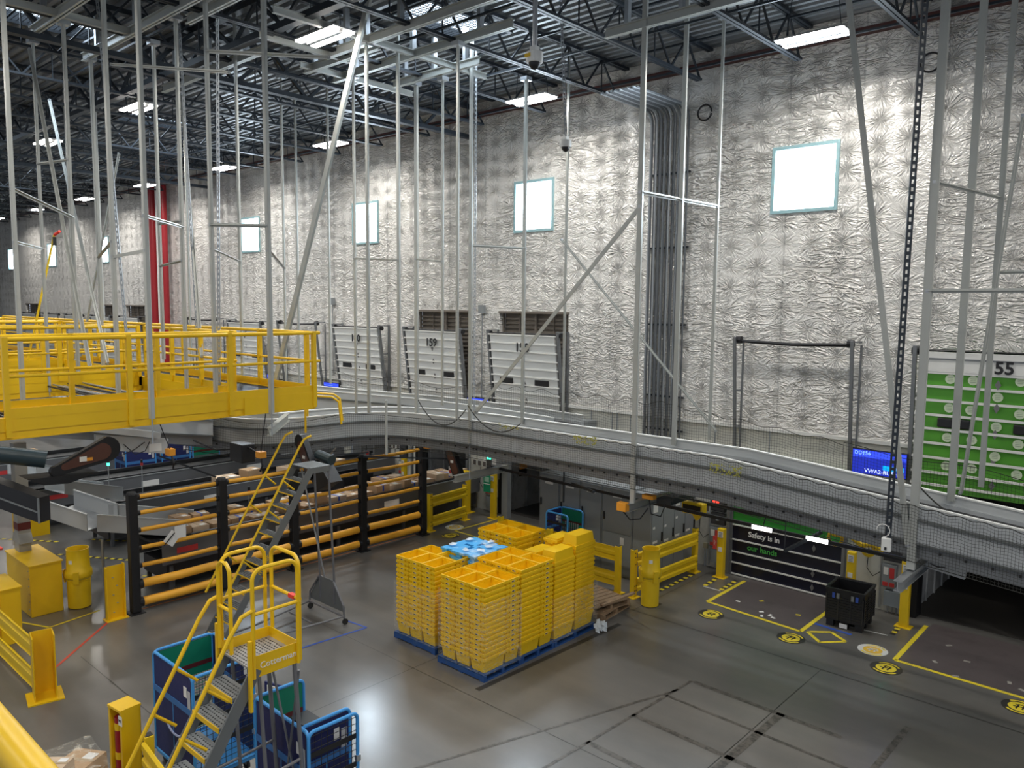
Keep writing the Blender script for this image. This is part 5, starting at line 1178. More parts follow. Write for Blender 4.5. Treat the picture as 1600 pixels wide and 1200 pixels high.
# ================================================================ STEEL GUARD RAILS
def corr(mb, p, q, z, h=.3):
    # corrugated beam profile extruded from p to q
    p, q = Vector((*p, 0)), Vector((*q, 0)); d = (q-p).normalized(); n = Vector((d.y, -d.x, 0))
    prof = [(0, 0), (.03, .02), (.03, .09), (0, .12), (0, .18), (.03, .21), (.03, .28), (0, .30)]; prof = [(a, b_*h/.3) for a, b_ in prof]
    for i in range(len(prof)-1):
        a, c = prof[i], prof[i+1]
        A = p+n*a[0]+Vector((0, 0, z+a[1])); B = p+n*c[0]+Vector((0, 0, z+c[1])); D = q-p
        mb.hexa([A-n*.012, A, A+D, A+D-n*.012, B-n*.012, B, B+D, B+D-n*.012])
    return mb
def guard(p, q, label, h=1.02, zs=(.12, .66), pw=.11, posts=(0, 1), off=.06, bh=.3):
    t = thing('guard_rail', label, 'guard rail', (p[0], p[1], 0), group='yellow steel guard rails'); d = Vector((q[0]-p[0], q[1]-p[1])); dn = d.normalized(); L_ = d.length; rz = math.atan2(dn.y, dn.x)
    for f in posts:
        c = d*f; P = MB().c(0, 0, h/2, pw, pw, h, rz).obj('rail_post', YEL2, t, loc=(c.x, c.y, 0), bevel=.008); MB().c(0, 0, .008, pw*2.2, pw*2.0, .016, rz).obj('base_plate', YEL2, P); MB().c(0, 0, h+.004, pw*.8, pw*.8, .012, rz).obj('post_top', mat('cap_black', (.05, .05, .05), .5), P)
        mb = MB(); n = Vector((dn.y, -dn.x))
        for z in (h*.15, h*.25, h*.7, h*.85, h*.93):
            for s_ in (-1, 1): mb.c(n.x*pw*.5+dn.x*s_*.025, n.y*pw*.5+dn.y*s_*.025, z, .018, .018, .018, rz)
        mb.obj('bolt_holes', INK, P)['kind'] = 'stuff'
    n = Vector((dn.y, -dn.x))*off
    for z in zs: corr(MB(), (n.x+dn.x*.03, n.y+dn.y*.03), (d.x+n.x-dn.x*.03, d.y+n.y-dn.y*.03), z, bh).obj('rail_beam', YEL2, t)
    return t
guard((-15.36, 13.72), (-15.50, 15.15), 'short yellow guard rail between the amber barrier and the dock post')
guard((-9.12, 13.42), (-12.5, 13.42), 'yellow guard rail in front of the grey cabinets, behind the tote loads', posts=(0, .55, 1))
guard((-8.75, 13.45), (-8.62, 15.75), 'yellow guard rail between the drum bollard and the cream wall')
# ================================================================ YELLOW DRUM BOLLARDS
def drum(x, y, s_, label):
    t = thing('drum_bollard', label, 'bollard', (x, y, 0))
    MB().lathe([(.165*s_, 0), (.185*s_, .02), (.19*s_, .55), (.2*s_, .56), (.2*s_, .68), (.21*s_, .70)], 32).obj('lower_sleeve', YEL2, t, smooth=True)
    MB().lathe([(.215*s_, .62), (.225*s_, .64), (.22*s_, .74), (.19*s_, .78), (.178*s_, 1.16), (.185*s_, 1.18), (.17*s_, 1.18), (.155*s_, .75)], 32).obj('upper_sleeve', YEL2, t, smooth=True)
    mb = MB().tube(arc((0, 0, .6), .205*s_, 0, 2*PI, 28, (1, 0, 0), (0, 1, 0)), .009, 5); mb.obj('seam_band', mat('band_olive', (.45, .34, .01), .5), t)
    for a in (-.5, PI+.4, -2.1):
        MB().bar((math.cos(a)*.21*s_, math.sin(a)*.21*s_, .52), (math.cos(a)*.23*s_, math.sin(a)*.23*s_, .76), .10, .03, up=(math.cos(a), math.sin(a), 0)).obj('clasp', YEL2, t)
    MB().c(math.cos(-1.0)*.187*s_, math.sin(-1.0)*.187*s_, .95, .004, .07, .07, -1.0).obj('torn_label', PAPER, t)
drum(-8.27, 13.33, .98, 'tall yellow drum bollard right of the tote loads')
drum(-16.42, 5.42, 1.12, 'tall yellow drum bollard with clasps at the left, beside the big yellow box')
# ================================================================ BLACK CRATE
t = thing('bulk_crate', 'black collapsible plastic bulk crate in front of the slogan door', 'crate', (-4.98, 15.2, 0), .06)
w, d_, h = .66, .70, .74
mb = MB()
for s_ in (-1, 1):
    mb.b(-w/2, w/2, s_*d_/2-.02, s_*d_/2+.02, .14, h); mb.b(s_*w/2-.02, s_*w/2+.02, -d_/2, d_/2, .14, h)
mb.b(-w/2, w/2, -d_/2, d_/2, .12, .15); mb.obj('crate_walls', BLK, t, bevel=.006)
mb = MB()
for k_ in range(9):
    z = .18+k_*.05
    mb.b(-w/2-.005, w/2+.005, -d_/2-.032, -d_/2-.018, z, z+.012); mb.b(w/2+.018, w/2+.032, -d_/2, d_/2, z, z+.012)
for q in (-.5, -.17, .17, .5):
    mb.b(q*w-.012, q*w+.012, -d_/2-.035, -d_/2-.018, .14, h-.1); mb.b(w/2+.018, w/2+.035, q*d_-.012, q*d_+.012, .14, h-.1)
mb.obj('wall_ribs', mat('crate_rib', (.02, .02, .022), .35), t)
mb = MB(); mb.b(-w/2-.03, w/2+.03, -d_/2-.035, -d_/2+.01, h-.03, h+.01); mb.b(-w/2-.03, w/2+.03, d_/2-.01, d_/2+.035, h-.03, h+.01); mb.b(-w/2-.035, -w/2+.01, -d_/2, d_/2, h-.03, h+.01); mb.b(w/2-.01, w/2+.035, -d_/2, d_/2, h-.03, h+.01); mb.obj('top_rim', BLK, t)
for i in (-1, 0, 1):
    for j in (-1, 0, 1): MB().c(i*(w/2-.07), j*(d_/2-.07), .06, .13, .13, .12).obj('crate_foot', BLK, t)
for x in (-.2, .22): MB().c(x, -d_/2-.036, h-.12, .05, .01, .10).obj('blue_clip', TAPE, t)
for x in (-.12, .14): MB().c(x, -d_/2-.036, h-.12, .05, .01, .10).obj('grey_clip', CAB, t)
MB().c(.0, -d_/2-.038, .06, .14, .01, .08).obj('paper_label', PAPER, t)
for i, (x, y) in enumerate(((-7.05, 14.75), (-6.45, 14.55), (-6.25, 14.5), (-6.35, 14.35), (-6.15, 14.42), (-5.85, 14.9), (-6.7, 15.1))):
    tag(MB().c(x, y, .006, .09, .05, .004, i*.7).obj('paper_scrap', PAPER if i < 5 else FYEL), 'small paper scrap lying on the floor inside the yellow bay of the slogan door', 'paper scrap', 'paper scraps by the slogan door')
for i, (x, y) in enumerate(((-2.9, 14.9), (-3.3, 15.4), (-2.2, 14.5), (-2.0, 14.35), (-2.9, 14.15), (-1.7, 14.9), (-3.3, 14.5))):
    tag(MB().c(x, y, .006, .10, .06, .004, i*.9).obj('tape_scrap', mat('scrap_grey', (.3, .28, .25), .6)), 'worn tape scrap on the floor inside the open dock bay', 'tape scrap', 'tape scraps in the open dock bay')
# ================================================================ ROLL CAGES
def sheet_frame(mb_f, p, q, z0, z1, r=.02):
    d = (Vector((*q, 0))-Vector((*p, 0))).normalized(); P = hoop(p, q, z0, z1, .07, 5); mb_f.tube(P, r, 8); mb_f.tube([(*p, z0+.02), (*q, z0+.02)], r*.8, 6); return mb_f
def cage(x, y, lx, ly, h, rz, label, panels, logo=None):
    t = thing('roll_cage', label, 'roll cage', (x, y, 0), rz, 'blue roll cages')
    X, Y = lx/2, ly/2; B = .18
    c = MB().b(-X, X, -Y, Y, B-.04, B).obj('base_deck', SKYB, t)
    for sx in (-1, 1):
        for sy in (-1, 1):
            w_ = MB().tube([(sx*(X-.08), sy*(Y-.08)-.018, .06), (sx*(X-.08), sy*(Y-.08)+.018, .06)], .06, 14).obj('caster_wheel', RUB, t); MB().b(sx*(X-.08)-.03, sx*(X-.08)+.03, sy*(Y-.08)-.03, sy*(Y-.08)+.03, .07, B-.04).obj('caster_fork', GALV, w_)
    ends = {'front': ((-X, -Y), (X, -Y)), 'back': ((-X, Y), (X, Y)), 'left': ((-X, -Y), (-X, Y)), 'right': ((X, -Y), (X, Y))}
    for k_, kind in panels.items():
        p, q = ends[k_] if k_ in ends else kind[1]
        if isinstance(kind, tuple): p, q = kind[1]; kind = kind[0]
        f = sheet_frame(MB(), p, q, B, h).obj('cage_frame', SKYB, t, smooth=True)
        P, Q = Vector((*p, 0)), Vector((*q, 0)); D = Q-P; u = D.normalized(); L_ = D.length
        def pl(a, b_, z0, z1, th=.012, off=0):
            n = Vector((u.y, -u.x, 0))*off; m_ = MB(); m_.bar(P+u*a+n+Vector((0, 0, (z0+z1)/2)), P+u*b_+n+Vector((0, 0, (z0+z1)/2)), th, z1-z0, up=(0, 0, 1)); return m_
        if kind == 'navy':
            pl(.02, L_-.02, B+.02, h-.025).obj('fabric_panel', NAVY, f)
            for o_ in (.02, -.02): pl(.0, L_, B+(h-B)*.62, B+(h-B)*.68, .006, o_*.6).obj('strap_band', mat('band_blue', (.04, .16, .42), .5), f)
            for o_ in (.012,):
                pl(L_-.22, L_-.14, h-.3, h-.17, .004, o_).obj('paper_label', PAPER, f); pl(L_-.12, L_-.05, h-.42, h-.2, .004, o_).obj('paper_label', mat('label_grey', (.5, .5, .52), .6), f)
            pl(L_*.5-.006, L_*.5+.006, B, B+(h-B)*.62, .02, 0).obj('centre_strut', SKYB, f)
        elif kind in ('green', 'mesh'):
            if kind == 'green':
                pl(.02, L_-.02, B+(h-B)*.62, h-.025).obj('green_panel', TEAL, f)
                for o_ in (.009, -.009): pl(.02, L_-.02, B+(h-B)*.70, B+(h-B)*.745, .004, o_).obj('red_stripe', DRED, f)
            mb = MB(); top = B+(h-B)*(.62 if kind == 'green' else .98); n = int(L_/.075)
            for i in range(1, n): mb.tube([tuple(P+u*(L_*i/n)+Vector((0, 0, B))), tuple(P+u*(L_*i/n)+Vector((0, 0, top)))], .0045, 4)
            z = B+.07
            while z < top: mb.tube([tuple(P+Vector((0, 0, z))), tuple(Q+Vector((0, 0, z)))], .0045, 4); z += .075
            mb.obj('wire_grid', TEAL if kind == 'green' else INK, f)
            if kind == 'mesh':
                for zf in (.3, .55, .8): pl(.02, L_-.02, B+(h-B)*zf-.03, B+(h-B)*zf+.03, .01).obj('black_strap', BLK, f)
                for q_ in (.25, .6): MB().c(*(P+u*L_)[:2], B+(h-B)*q_, .05, .05, .07).obj('hinge', GALV, f)
    if logo: MB().tube([(logo[0]+.22*math.cos(a), -Y-.012, logo[1]+.22*math.sin(a)*.55) for a in [PI*1.05+i*PI*.78/8 for i in range(9)]], .014, 6).obj('swoosh_mark', mat('swoosh_grey', (.35, .4, .6), .5), t)
    return t
cage(-9.46, 4.55, 1.08, .80, 1.5, 0.0, 'blue roll cage with navy sides and a green end panel, left of the platform ladder', {'front': 'navy', 'left': 'green', 'back': 'navy', 'right': 'mesh'}, logo=(.05, .72))
cage(-7.39, 4.73, 1.10, .62, 1.5, -.02, 'blue roll cage under the ladder platform with a black-strapped wire door', {'front': 'navy', 'left': 'green', 'right': 'mesh', 'back': ('navy', ((.40, -.31), (.40, .31)))})
cage(-10.98, 13.94, .62, .56, 1.32, .0, 'distant blue and green roll cage behind the tote loads', {'back': 'green', 'front': 'mesh', 'left': 'navy'})
tag(MB().prism([(-7.75, 4.98, 1.18), (-7.05, 4.98, 1.18), (-7.05, 4.75, 1.18), (-7.75, 4.75, 1.18)], (0, 0, .03)).obj('folded_shelf', BLK), 'black folded shelf inside the roll cage under the ladder', 'shelf')
tag(MB().c(-8.1, 4.75, 1.35, .26, .02, .30, .3).obj('document_pouch', NAVY), 'navy pouch with white papers hanging behind the ladder steps', 'pouch')
tag(MB().c(-8.1, 4.735, 1.36, .15, .02, .22, .3).obj('white_papers', PAPER), 'white papers in the pouch behind the ladder steps', 'papers')
# ================================================================ ROLLING PLATFORM LADDERS
def ladder(x, y, z, w, dl, nstep, rise, run, label, hz, text_, rear='legs', gate=True, ncol=YEL, rz=0, toe=YEL):
    # local: deck x 0..w, y 0..dl, stairs fall towards -y
    t = thing('platform_ladder', label, 'rolling ladder', (x, y, 0), rz)
    def perf(x0, x1, y0, y1, zz, name, par, m=TREAD):
        mb = MB(); mb.b(x0, x1, y0, y1, zz-.02, zz); o = mb.obj(name, m, par)
        hb = MB(); nx, ny = int((x1-x0)/.042), int((y1-y0)/.042)
        for i in range(nx):
            for j in range(ny):
                cx_, cy_ = x0+.025+i*.042+(.012 if j % 2 else 0), y0+.022+j*.042
                if cx_ < x1-.01: hb.b(cx_-.009, cx_+.009, cy_-.006, cy_+.006, zz, zz+.003)
        q = hb.obj('tread_holes', INK, o); q['kind'] = 'stuff'
        return o
    perf(0, w, 0, dl, z, 'platform_deck', t, mat('deck_steel', (.42, .42, .42), .45, .5) if gate else STRG)
    for a in ((-.008, 0, 0, dl), (w, w+.008, 0, dl), (0, w, dl, dl+.008)):
        MB().b(a[0], a[1], a[2], a[3], z-.11, z+(.11 if gate else .0)).obj('toe_plate', toe, t)
    if text_: text('printed_name', text_, .092, PAPER, t, (w+.011, dl*.56, z-.0), (0, 1, 0), (0, 0, 1), .003)
    for s_ in range(1, nstep+1):
        zz = z-s_*rise; yy = -s_*run
        o = perf(.02, w-.02, yy-.04, yy+.16, zz, 'step', t); MB().b(.02, w-.02, yy-.05, yy-.04, zz-(.05 if gate else .018), zz+.002).obj('step_nosing', ncol, o)
    zb = z-nstep*rise-.1; yb = -(nstep+.4)*run
    for sx in (0, w):
        mb = MB(); mb.bar((sx, .06, z-.02), (sx, yb, max(.06, zb)), .02, .13, up=(0, run, rise)); mb.obj('stringer', STRG, t)
    # stair handrails
    sl = rise/run
    for sx in (-.03, w+.03):
        top = (sx, .02, z+.62); pts = [(sx, .04, z+.60), (sx, -.10, z+.56), (sx, -.22, z+.40), (sx, -.22-(z*.80)/sl, z+.40-z*.80)]
        MB().tube(pts, .021, 8).obj('stair_handrail', ncol, t, smooth=True)
        for f in (.22, .42, .75):
            yy = -.22-(z*.8)/sl*f; zz = z+.40-z*.8*f
            MB().tube([(sx, yy, zz), (sx, yy+.22, zz-.20)], .017, 6).obj('rail_strut', ncol, t)
    zt = z+hz
    MB().tube(hoop((-.03, .02), (-.03, dl-.02), z-.1, zt, .12), .021, 8).obj('side_hoop', ncol, t, smooth=True)
    MB().tube(hoop((w+.03, .02), (w+.03, dl-.02), z-.1, zt, .12), .021, 8).obj('side_hoop', ncol, t, smooth=True)
    MB().tube(hoop((.02, dl+.03), (w-.02, dl+.03), z-.1, zt, .12), .021, 8).obj('back_hoop', ncol, t, smooth=True)
    for a, b_ in (((-.03, .02), (-.03, dl)), ((w+.03, .02), (w+.03, dl)), ((0, dl+.03), (w, dl+.03))): MB().tube([(*a, z+hz*.55), (*b_, z+hz*.55)], .019, 8).obj('middle_rail', ncol, t, smooth=True)
    if gate:
        MB().tube(hoop((0, -.02), (w*.42, -.02), z+.05, zt-.02, .12), .021, 8).obj('swing_gate', ncol, t, smooth=True); MB().tube([(0, -.02, z+.5), (w*.42, -.02, z+.5)], .018, 8).obj('gate_bar', ncol, t)
        for sx in (-.04, w+.04): MB().b(sx-.02, sx+.02, -.04, -.01, z-.42, z+.3).obj('mount_channel', ncol, t)
        MB().c(w*.75, dl+.03, z+hz*.55, .10, .05, .04).obj('red_tag', CONE, t)
    if rear == 'legs':
        for sx in (.02, w-.02):
            MB().tube([(sx, dl-.04, z-.1), (sx, dl+.1, .06)], .024, 8).obj('rear_leg', LADG, t, smooth=True)
            MB().tube([(sx, dl*.0+.1, z-.1), (sx, dl*.4, .06)], .02, 8).obj('front_leg', LADG, t, smooth=True)
            MB().tube([(sx, dl+.04, 1.25), (sx, -z*.48/sl, z*.52-.1)], .016, 8).obj('cross_strut', LADG, t)
            MB().tube([(sx, dl+.07, .7), (sx, -z*.8/sl, z*.2)], .016, 8).obj('cross_strut', LADG, t)
        MB().tube([(0, dl, z-.2), (w, dl+.1, .2)], .014, 6).obj('back_brace', LADG, t); MB().tube([(w, dl, z-.2), (0, dl+.1, .2)], .014, 6).obj('back_brace', LADG, t)
    else:
        for sx in (.04, w-.04): MB().tube([(sx, dl, z), (sx, dl+.1, .75), (sx, dl+.1, .3)], .022, 8).obj('rear_leg', LADG, t)
        MB().tube([(w*.2, dl*.3, z-.1), (w*.5, dl+.05, .8)], .016, 8).obj('cross_strut', GALV, t)
        MB().prism([(.04, dl+.1, .75), (w-.04, dl+.1, .75), (w+.28, dl+.1, .32), (w+.28, dl+.1, .22), (-.28, dl+.1, .22), (-.28, dl+.1, .32)], (0, .012, 0)).obj('ballast_panel', STRG, t)
        MB().tube([(.04, dl+.08, .75), (-.28, dl+.08, .36), (-.3, dl+.08, .12)], .02, 8).obj('side_tube', LADG, t); MB().tube([(w-.04, dl+.08, .75), (w+.28, dl+.08, .36), (w+.3, dl+.08, .12)], .02, 8).obj('side_tube', LADG, t)
        for sx in (-.3, w+.3): MB().tube([(sx, dl+.1, .16), (sx*.6+.2*w, dl-1.2, .12), (sx*.4+.3*w, dl-2.4, .12)], .02, 8).obj('base_tube', LADG, t)
        MB().tube([(-.3, dl+.06, .17), (w+.3, dl+.06, .17)], .02, 8).obj('base_tube', LADG, t); MB().tube([(-.1, dl-.5, .15), (w+.1, dl-.5, .15)], .016, 8).obj('base_tube', LADG, t)
        for sx in (-.3, w+.3): MB().tube([(sx-.02, dl+.1, .055), (sx+.02, dl+.1, .055)], .055, 14).obj('caster_wheel', RUB, t)
    for sx in (0, w):
        yy = -(nstep+.2)*run; MB().tube([(sx-.02, yy, .05), (sx+.02, yy, .05)], .05, 12).obj('base_wheel', RUB, t)
    return t
L1 = ladder(-7.42, 3.77, 2.43, .57, .54, 9, .245, .145, 'yellow and grey rolling platform ladder in the foreground, reading Cotterman', 1.0, 'Cotterman')
text('stringer_text', 'master', .13, YEL, L1, (.57+.014, -.145*4.6+.03, 2.43-.245*4.6-.03), (0, .145, .245), (0, -.245, .145), .003)
L2 = ladder(-12.75, 7.95, 3.02, .55, .45, 12, .225, .14, 'grey and yellow rolling ladder farther back, leaning over the amber barrier', .0001 if 0 else .35, None, rear='cart', gate=False, toe=STRG)
text('stringer_text', 'master', .13, YEL, L2, (.55+.014, -.14*7+.03, 3.02-.225*7), (0, .14, .225), (0, -.225, .14), .003)
for c in kids(L2):
    if c.name.split('.')[0] in ('side_hoop', 'back_hoop', 'middle_rail'): bpy.data.objects.remove(c)
# ================================================================ LOADING CONVEYORS (floor level, running to the docks)
def loader(x1, w, y0, y1, zt, label, tagtxt=None, depth=.48):
    x0 = x1-w; t = thing('loading_conveyor', label, 'conveyor', (x1, y0, 0), group='grey loading conveyors'); L_ = y1-y0
    MB().b(-.04, 0, 0, L_, zt-depth, zt).obj('side_panel', BED, t); MB().b(-w, -w+.04, 0, L_, zt-depth, zt).obj('side_panel', BED, t)
    MB().b(-.05, .01, 0, L_, zt-.0, zt+.02).obj('panel_edge', mat('edge_light', (.3, .32, .33), .4, .4), t)
    MB().b(-.13, -.05, 0, L_, zt-.02, zt+.06).obj('skirt_rail', BLK, t); MB().b(-w+.05, -w+.13, 0, L_, zt-.02, zt+.06).obj('skirt_rail', BLK, t)
    MB().b(-w+.1, -.1, .0, L_, zt-.12, zt-.06).obj('belt', BELT, t)
    MB().b(-w+.06, -.06, .1, L_-.1, .18, zt-depth).obj('under_frame', mat('under_black', (.03, .03, .034), .5), t)
    for i in range(int(L_/2.2)+1):
        for xx in (-.06, -w+.1): MB().b(xx-.03, xx+.03, .15+i*2.1, .23+i*2.1, 0, .5).obj('support_leg', BED, t)
    for yy in (L_*.28, L_*.62): MB().b(.002, .006, yy, yy+.5, zt-.32, zt-.16).obj('maker_plate', PAPER, t); 
    MB().b(.002, .007, .3, .75, zt-.28, zt-.16).obj('red_plate', mat('label_red', (.6, .05, .05), .5), t)
    return t
loader(-16.0, 1.25, 6.9, 16.25, 1.03, 'nearest grey loading conveyor behind the amber barrier, full of parcels')
loader(-19.9, 1.3, 7.2, 16.25, 1.03, 'second grey loading conveyor, carrying cardboard boxes')
loader(-22.8, 1.3, 6.6, 16.25, 1.03, 'third grey loading conveyor, beyond the second')
loader(-26.9, 1.4, 6.3, 16.25, 1.08, 'fourth and farthest grey loading conveyor below the catwalk', depth=.62)
# signal beacons
for (x, y, h, m1, lb) in ((-20.6, 7.6, 1.9, LEDG, 'green signal beacon on a thin pole beside the second conveyor'), (-20.3, 8.3, 1.85, LEDR, 'unlit red signal beacon beside the green one at the second conveyor'),
                          (-16.6, 8.6, 1.65, LEDG, 'green signal beacon on a thin pole behind the amber barrier'), (-16.6, 9.2, 1.6, LEDR, 'red signal beacon on a thin pole behind the amber barrier')):
    t = thing('signal_beacon', lb, 'beacon', (x, y, 0)); MB().tube([(0, 0, 0), (0, 0, h)], .012, 6).obj('pole', GALV, t); MB().tube([(0, 0, h), (0, 0, h+.07)], .032, 10).obj('lamp_lens', m1 if m1 is LEDG else mat('label_red', (.6, .05, .05), .5), t); MB().tube([(0, 0, h+.07), (0, 0, h+.15)], .03, 10).obj('beacon_cap', INK, t)
# parcels
random.seed(21)
def parcel(x, y, z, sx, sy, sz, rz, label, tape=False, pale=False):
    t = MB().c(0, 0, sz/2, sx, sy, sz).obj('cardboard_box', CARD2 if pale else CARD, None, loc=(x, y, z), rz=rz); tag(t, label, 'box', 'parcels on the loading conveyors')
    t.rotation_euler = (random.uniform(-.04, .04), random.uniform(-.04, .04), rz)
    MB().c(0, 0, sz+.002, sx*.96, .045, .004).obj('tape_strip', TAPE if tape else mat('tape_tan', (.45, .33, .2), .3), t)
    MB().c(sx*.22, sy*.2, sz+.004, sx*.34, sy*.3, .004).obj('shipping_label', PAPER, t)
    if tape: MB().c(sx/2+.002, 0, sz*.72, .004, .05, sz*.5).obj('tape_strip', TAPE, t)
    return t
seq = ['nearest the chute', 'second from the chute', 'third from the chute', 'fourth from the chute', 'fifth from the chute', 'sixth from the chute', 'seventh from the chute', 'eighth from the chute', 'ninth from the chute', 'tenth from the chute', 'eleventh from the chute', 'twelfth from the chute', 'thirteenth from the chute', 'fourteenth from the chute', 'fifteenth from the chute', 'sixteenth from the chute', 'seventeenth from the chute', 'eighteenth from the chute', 'nineteenth from the chute', 'twentieth from the chute']
y = 7.35; i = 0
while y < 15.6 and i < 20:
    sy = random.uniform(.26, .52); sx = random.uniform(.3, .5); sz = random.uniform(.12, .32)
    parcel(-16.42+random.uniform(-.05, .04), y+sy/2, .98, sx, sy*.94, sz, random.uniform(-.15, .15), 'cardboard box in the near row on the nearest loading conveyor, %s' % seq[i], i % 3 == 0, i % 4 == 1)
    y += sy+.03; i += 1
y = 7.5; i = 0
while y < 15.4 and i < 20:
    sy = random.uniform(.28, .5); sx = random.uniform(.3, .42); sz = random.uniform(.14, .34)
    parcel(-16.88+random.uniform(-.04, .04), y+sy/2, .98, sx, sy*.94, sz, random.uniform(-.12, .12), 'cardboard box in the far row on the nearest loading conveyor, %s' % seq[i], i % 3 == 1, i % 3 == 2)
    y += sy+.06; i += 1
i = 0
for (x, y, sx, sy, sz, lb) in ((-20.35, 10.6, .5, .6, .22, 'flat cardboard box on the second conveyor beside the white plate'), (-20.45, 11.4, .45, .45, .3, 'taller cardboard box on the second conveyor, right of the flat one'), (-20.4, 12.6, .5, .5, .2, 'pale box on the second conveyor behind the black post'), (-20.3, 14.2, .4, .5, .2, 'box near the dock end of the second conveyor'), (-20.4, 13.4, .4, .4, .18, 'small box on the second conveyor past the pale one')):
    parcel(x, y, .98, sx, sy, sz, .1*i, lb, False, i % 2 == 0); i += 1
parcel(-27.5, 7.6, 1.02, .5, .9, .32, .0, 'long cardboard box behind the grey column at the left', False)
t = thing('black_crate', 'black plastic crate standing on the floor between the first two loading conveyors', 'crate', (-18.3, 13.3, 0)); mb = MB()
for s_ in (-1, 1): mb.b(-.4, .4, s_*.5-.02, s_*.5+.02, .1, 1.2); mb.b(s_*.4-.02, s_*.4+.02, -.5, .5, .1, 1.2)
mb.b(-.4, .4, -.5, .5, 0, .12); mb.obj('crate_walls', BLK, t, bevel=.01); MB().b(-.43, .43, -.53, -.47, 1.17, 1.22).obj('crate_rim', mat('crate_rib', (.02, .02, .022), .35), t)
for x, y, lb, k_ in ((-24.9, 10.0, 'navy roll cage standing between the far conveyors, left one', 'navy'), (-24.9, 11.1, 'navy roll cage standing between the far conveyors, middle one', 'navy'), (-24.9, 12.1, 'green roll cage standing between the far conveyors', 'green')):
    cage(x, y, .8, .9, 1.6, 0, lb, {'right': k_, 'front': 'navy'})
# ================================================================ CHUTES AND LEFT SIDE MACHINERY
def chute(pts, w, h, label, m=CONV, sl=None):
    # open trough along a 3-D polyline
    t = thing('parcel_chute', label, 'chute', (0, 0, 0)); P = [Vector(p) for p in pts]
    for s_, nm in ((-1, 'side_wall'), (1, 'side_wall')):
        mb = MB()
        for i in range(len(P)-1):
            d = (P[i+1]-P[i]); n = Vector((-d.y, d.x, 0)).normalized(); a = P[i]+n*(s_*w/2); b_ = P[i+1]+n*(s_*w/2)
            mb.hexa([a-n*.01, a+n*.01, b_+n*.01, b_-n*.01, a-n*.01+Vector((0, 0, h)), a+n*.01+Vector((0, 0, h)), b_+n*.01+Vector((0, 0, h)), b_-n*.01+Vector((0, 0, h))])
        mb.obj(nm, m, t)
        mb = MB()
        for i in range(len(P)-1):
            d = (P[i+1]-P[i]); n = Vector((-d.y, d.x, 0)).normalized(); mb.bar(P[i]+n*(s_*w/2)+Vector((0, 0, h)), P[i+1]+n*(s_*w/2)+Vector((0, 0, h)), .05, .02)
        mb.obj('wall_flange', m, t)
    mb = MB()
    for i in range(len(P)-1):
        d = (P[i+1]-P[i]); n = Vector((-d.y, d.x, 0)).normalized()*(w/2); a, b_ = P[i], P[i+1]
        mb.hexa([a-n, a+n, b_+n, b_-n, a-n+Vector((0, 0, .015)), a+n+Vector((0, 0, .015)), b_+n+Vector((0, 0, .015)), b_-n+Vector((0, 0, .015))])
    mb.obj('chute_bed', GALV, t)
    return t
chute([(-18.6, 5.8, 1.45), (-17.62, 6.35, 1.2), (-16.62, 7.8, .98)], .9, .36, 'grey chute bending down behind the amber barrier onto the nearest conveyor')
chute([(-20.1, 6.2, 1.55), (-20.35, 7.6, 1.12)], .85, .32, 'grey chute leading to the second loading conveyor, with a printed sticker')
chute([(-22.1, 6.1, 1.65), (-22.85, 7.4, 1.15)], .85, .32, 'grey chute leading to the third loading conveyor')
mb = MB().tube([(-17.3, 6.2, 0), (-17.3, 6.2, 1.0)], .03, 8); tag(mb.obj('support_pole', GALV), 'thin pole under the bend of the nearest grey chute', 'pole')
tag(MB().tube([(-16.2, 7.2, 0), (-16.2, 7.2, .85)], .03, 8).obj('support_pole', GALV), 'thin pole under the low end of the nearest grey chute', 'pole')
t = thing('sorter_tunnel', 'dark covered chute section at the left edge with grey frame lines', 'chute', (-15.85, 4.62, 1.95)); MB().prism([(-3.4, -1.28, .55), (0, 0, 0), (0, 0, .47), (-3.4, -1.28, 1.1)], (-.12, .22, 0)).obj('tunnel_cover', mat('rubber_dark', (.022, .022, .026), .5), t)
for f in (.0, .33, .66, 1.0): MB().bar((-3.4*f, -1.28*f-.01, .55*f), (-3.4*f, -1.28*f-.01, .47+.63*f), .03).obj('frame_rib', CAB, t)
MB().bar((-3.4, -1.29, .8), (0, -.01, .2), .025).obj('frame_rib', CAB, t)
t = thing('steel_column', 'grey steel column rising from the big yellow box at the left', 'column', (-17.62, 4.82, 0)); mb = MB(); mb.b(-.13, .13, -.11, .11, 0, 3.2); mb.obj('column_body', mat('column_taupe', (.34, .33, .30), .5), t)
MB().b(-.135, .135, -.115, .115, 1.45, 1.6).obj('red_band', DRED, t); MB().prism([(-.24, -.12, 1.2), (.24, -.12, 1.2), (.12, -.12, 1.4), (-.12, -.12, 1.4)], (0, .24, 0)).obj('column_collar', mat('column_taupe', (.34, .33, .30), .5), t)
t = thing('motor_drive', 'black teardrop chain guard with a dark round motor under the catwalk', 'machine', (-15.0, 4.75, 3.15))
pts = []
for i in range(13):
    a = PI*.5-PI*i/12; pts.append((0, .78+.23*math.cos(a), .17+.23*math.sin(a)))
for i in range(9):
    a = -PI*.5-PI*i/8; pts.append((0, -.08+.09*math.cos(a), -.12+.09*math.sin(a)))
MB().prism(pts, (-.12, 0, 0)).obj('guard_cover', BLK, t)
pi_ = [(0.006, .43+(p[1]-.43)*.72, .08+(p[2]-.08)*.68) for p in pts]; MB().prism(pi_, (-.004, 0, 0)).obj('guard_window', mat('window_brown', (.10, .04, .025), .2), t)
MB().tube([(-.1, -.2, .1), (-.5, -1.3, .35)], .15, 14).obj('motor_body', mat('motor_green', (.02, .04, .05), .35), t, smooth=True)
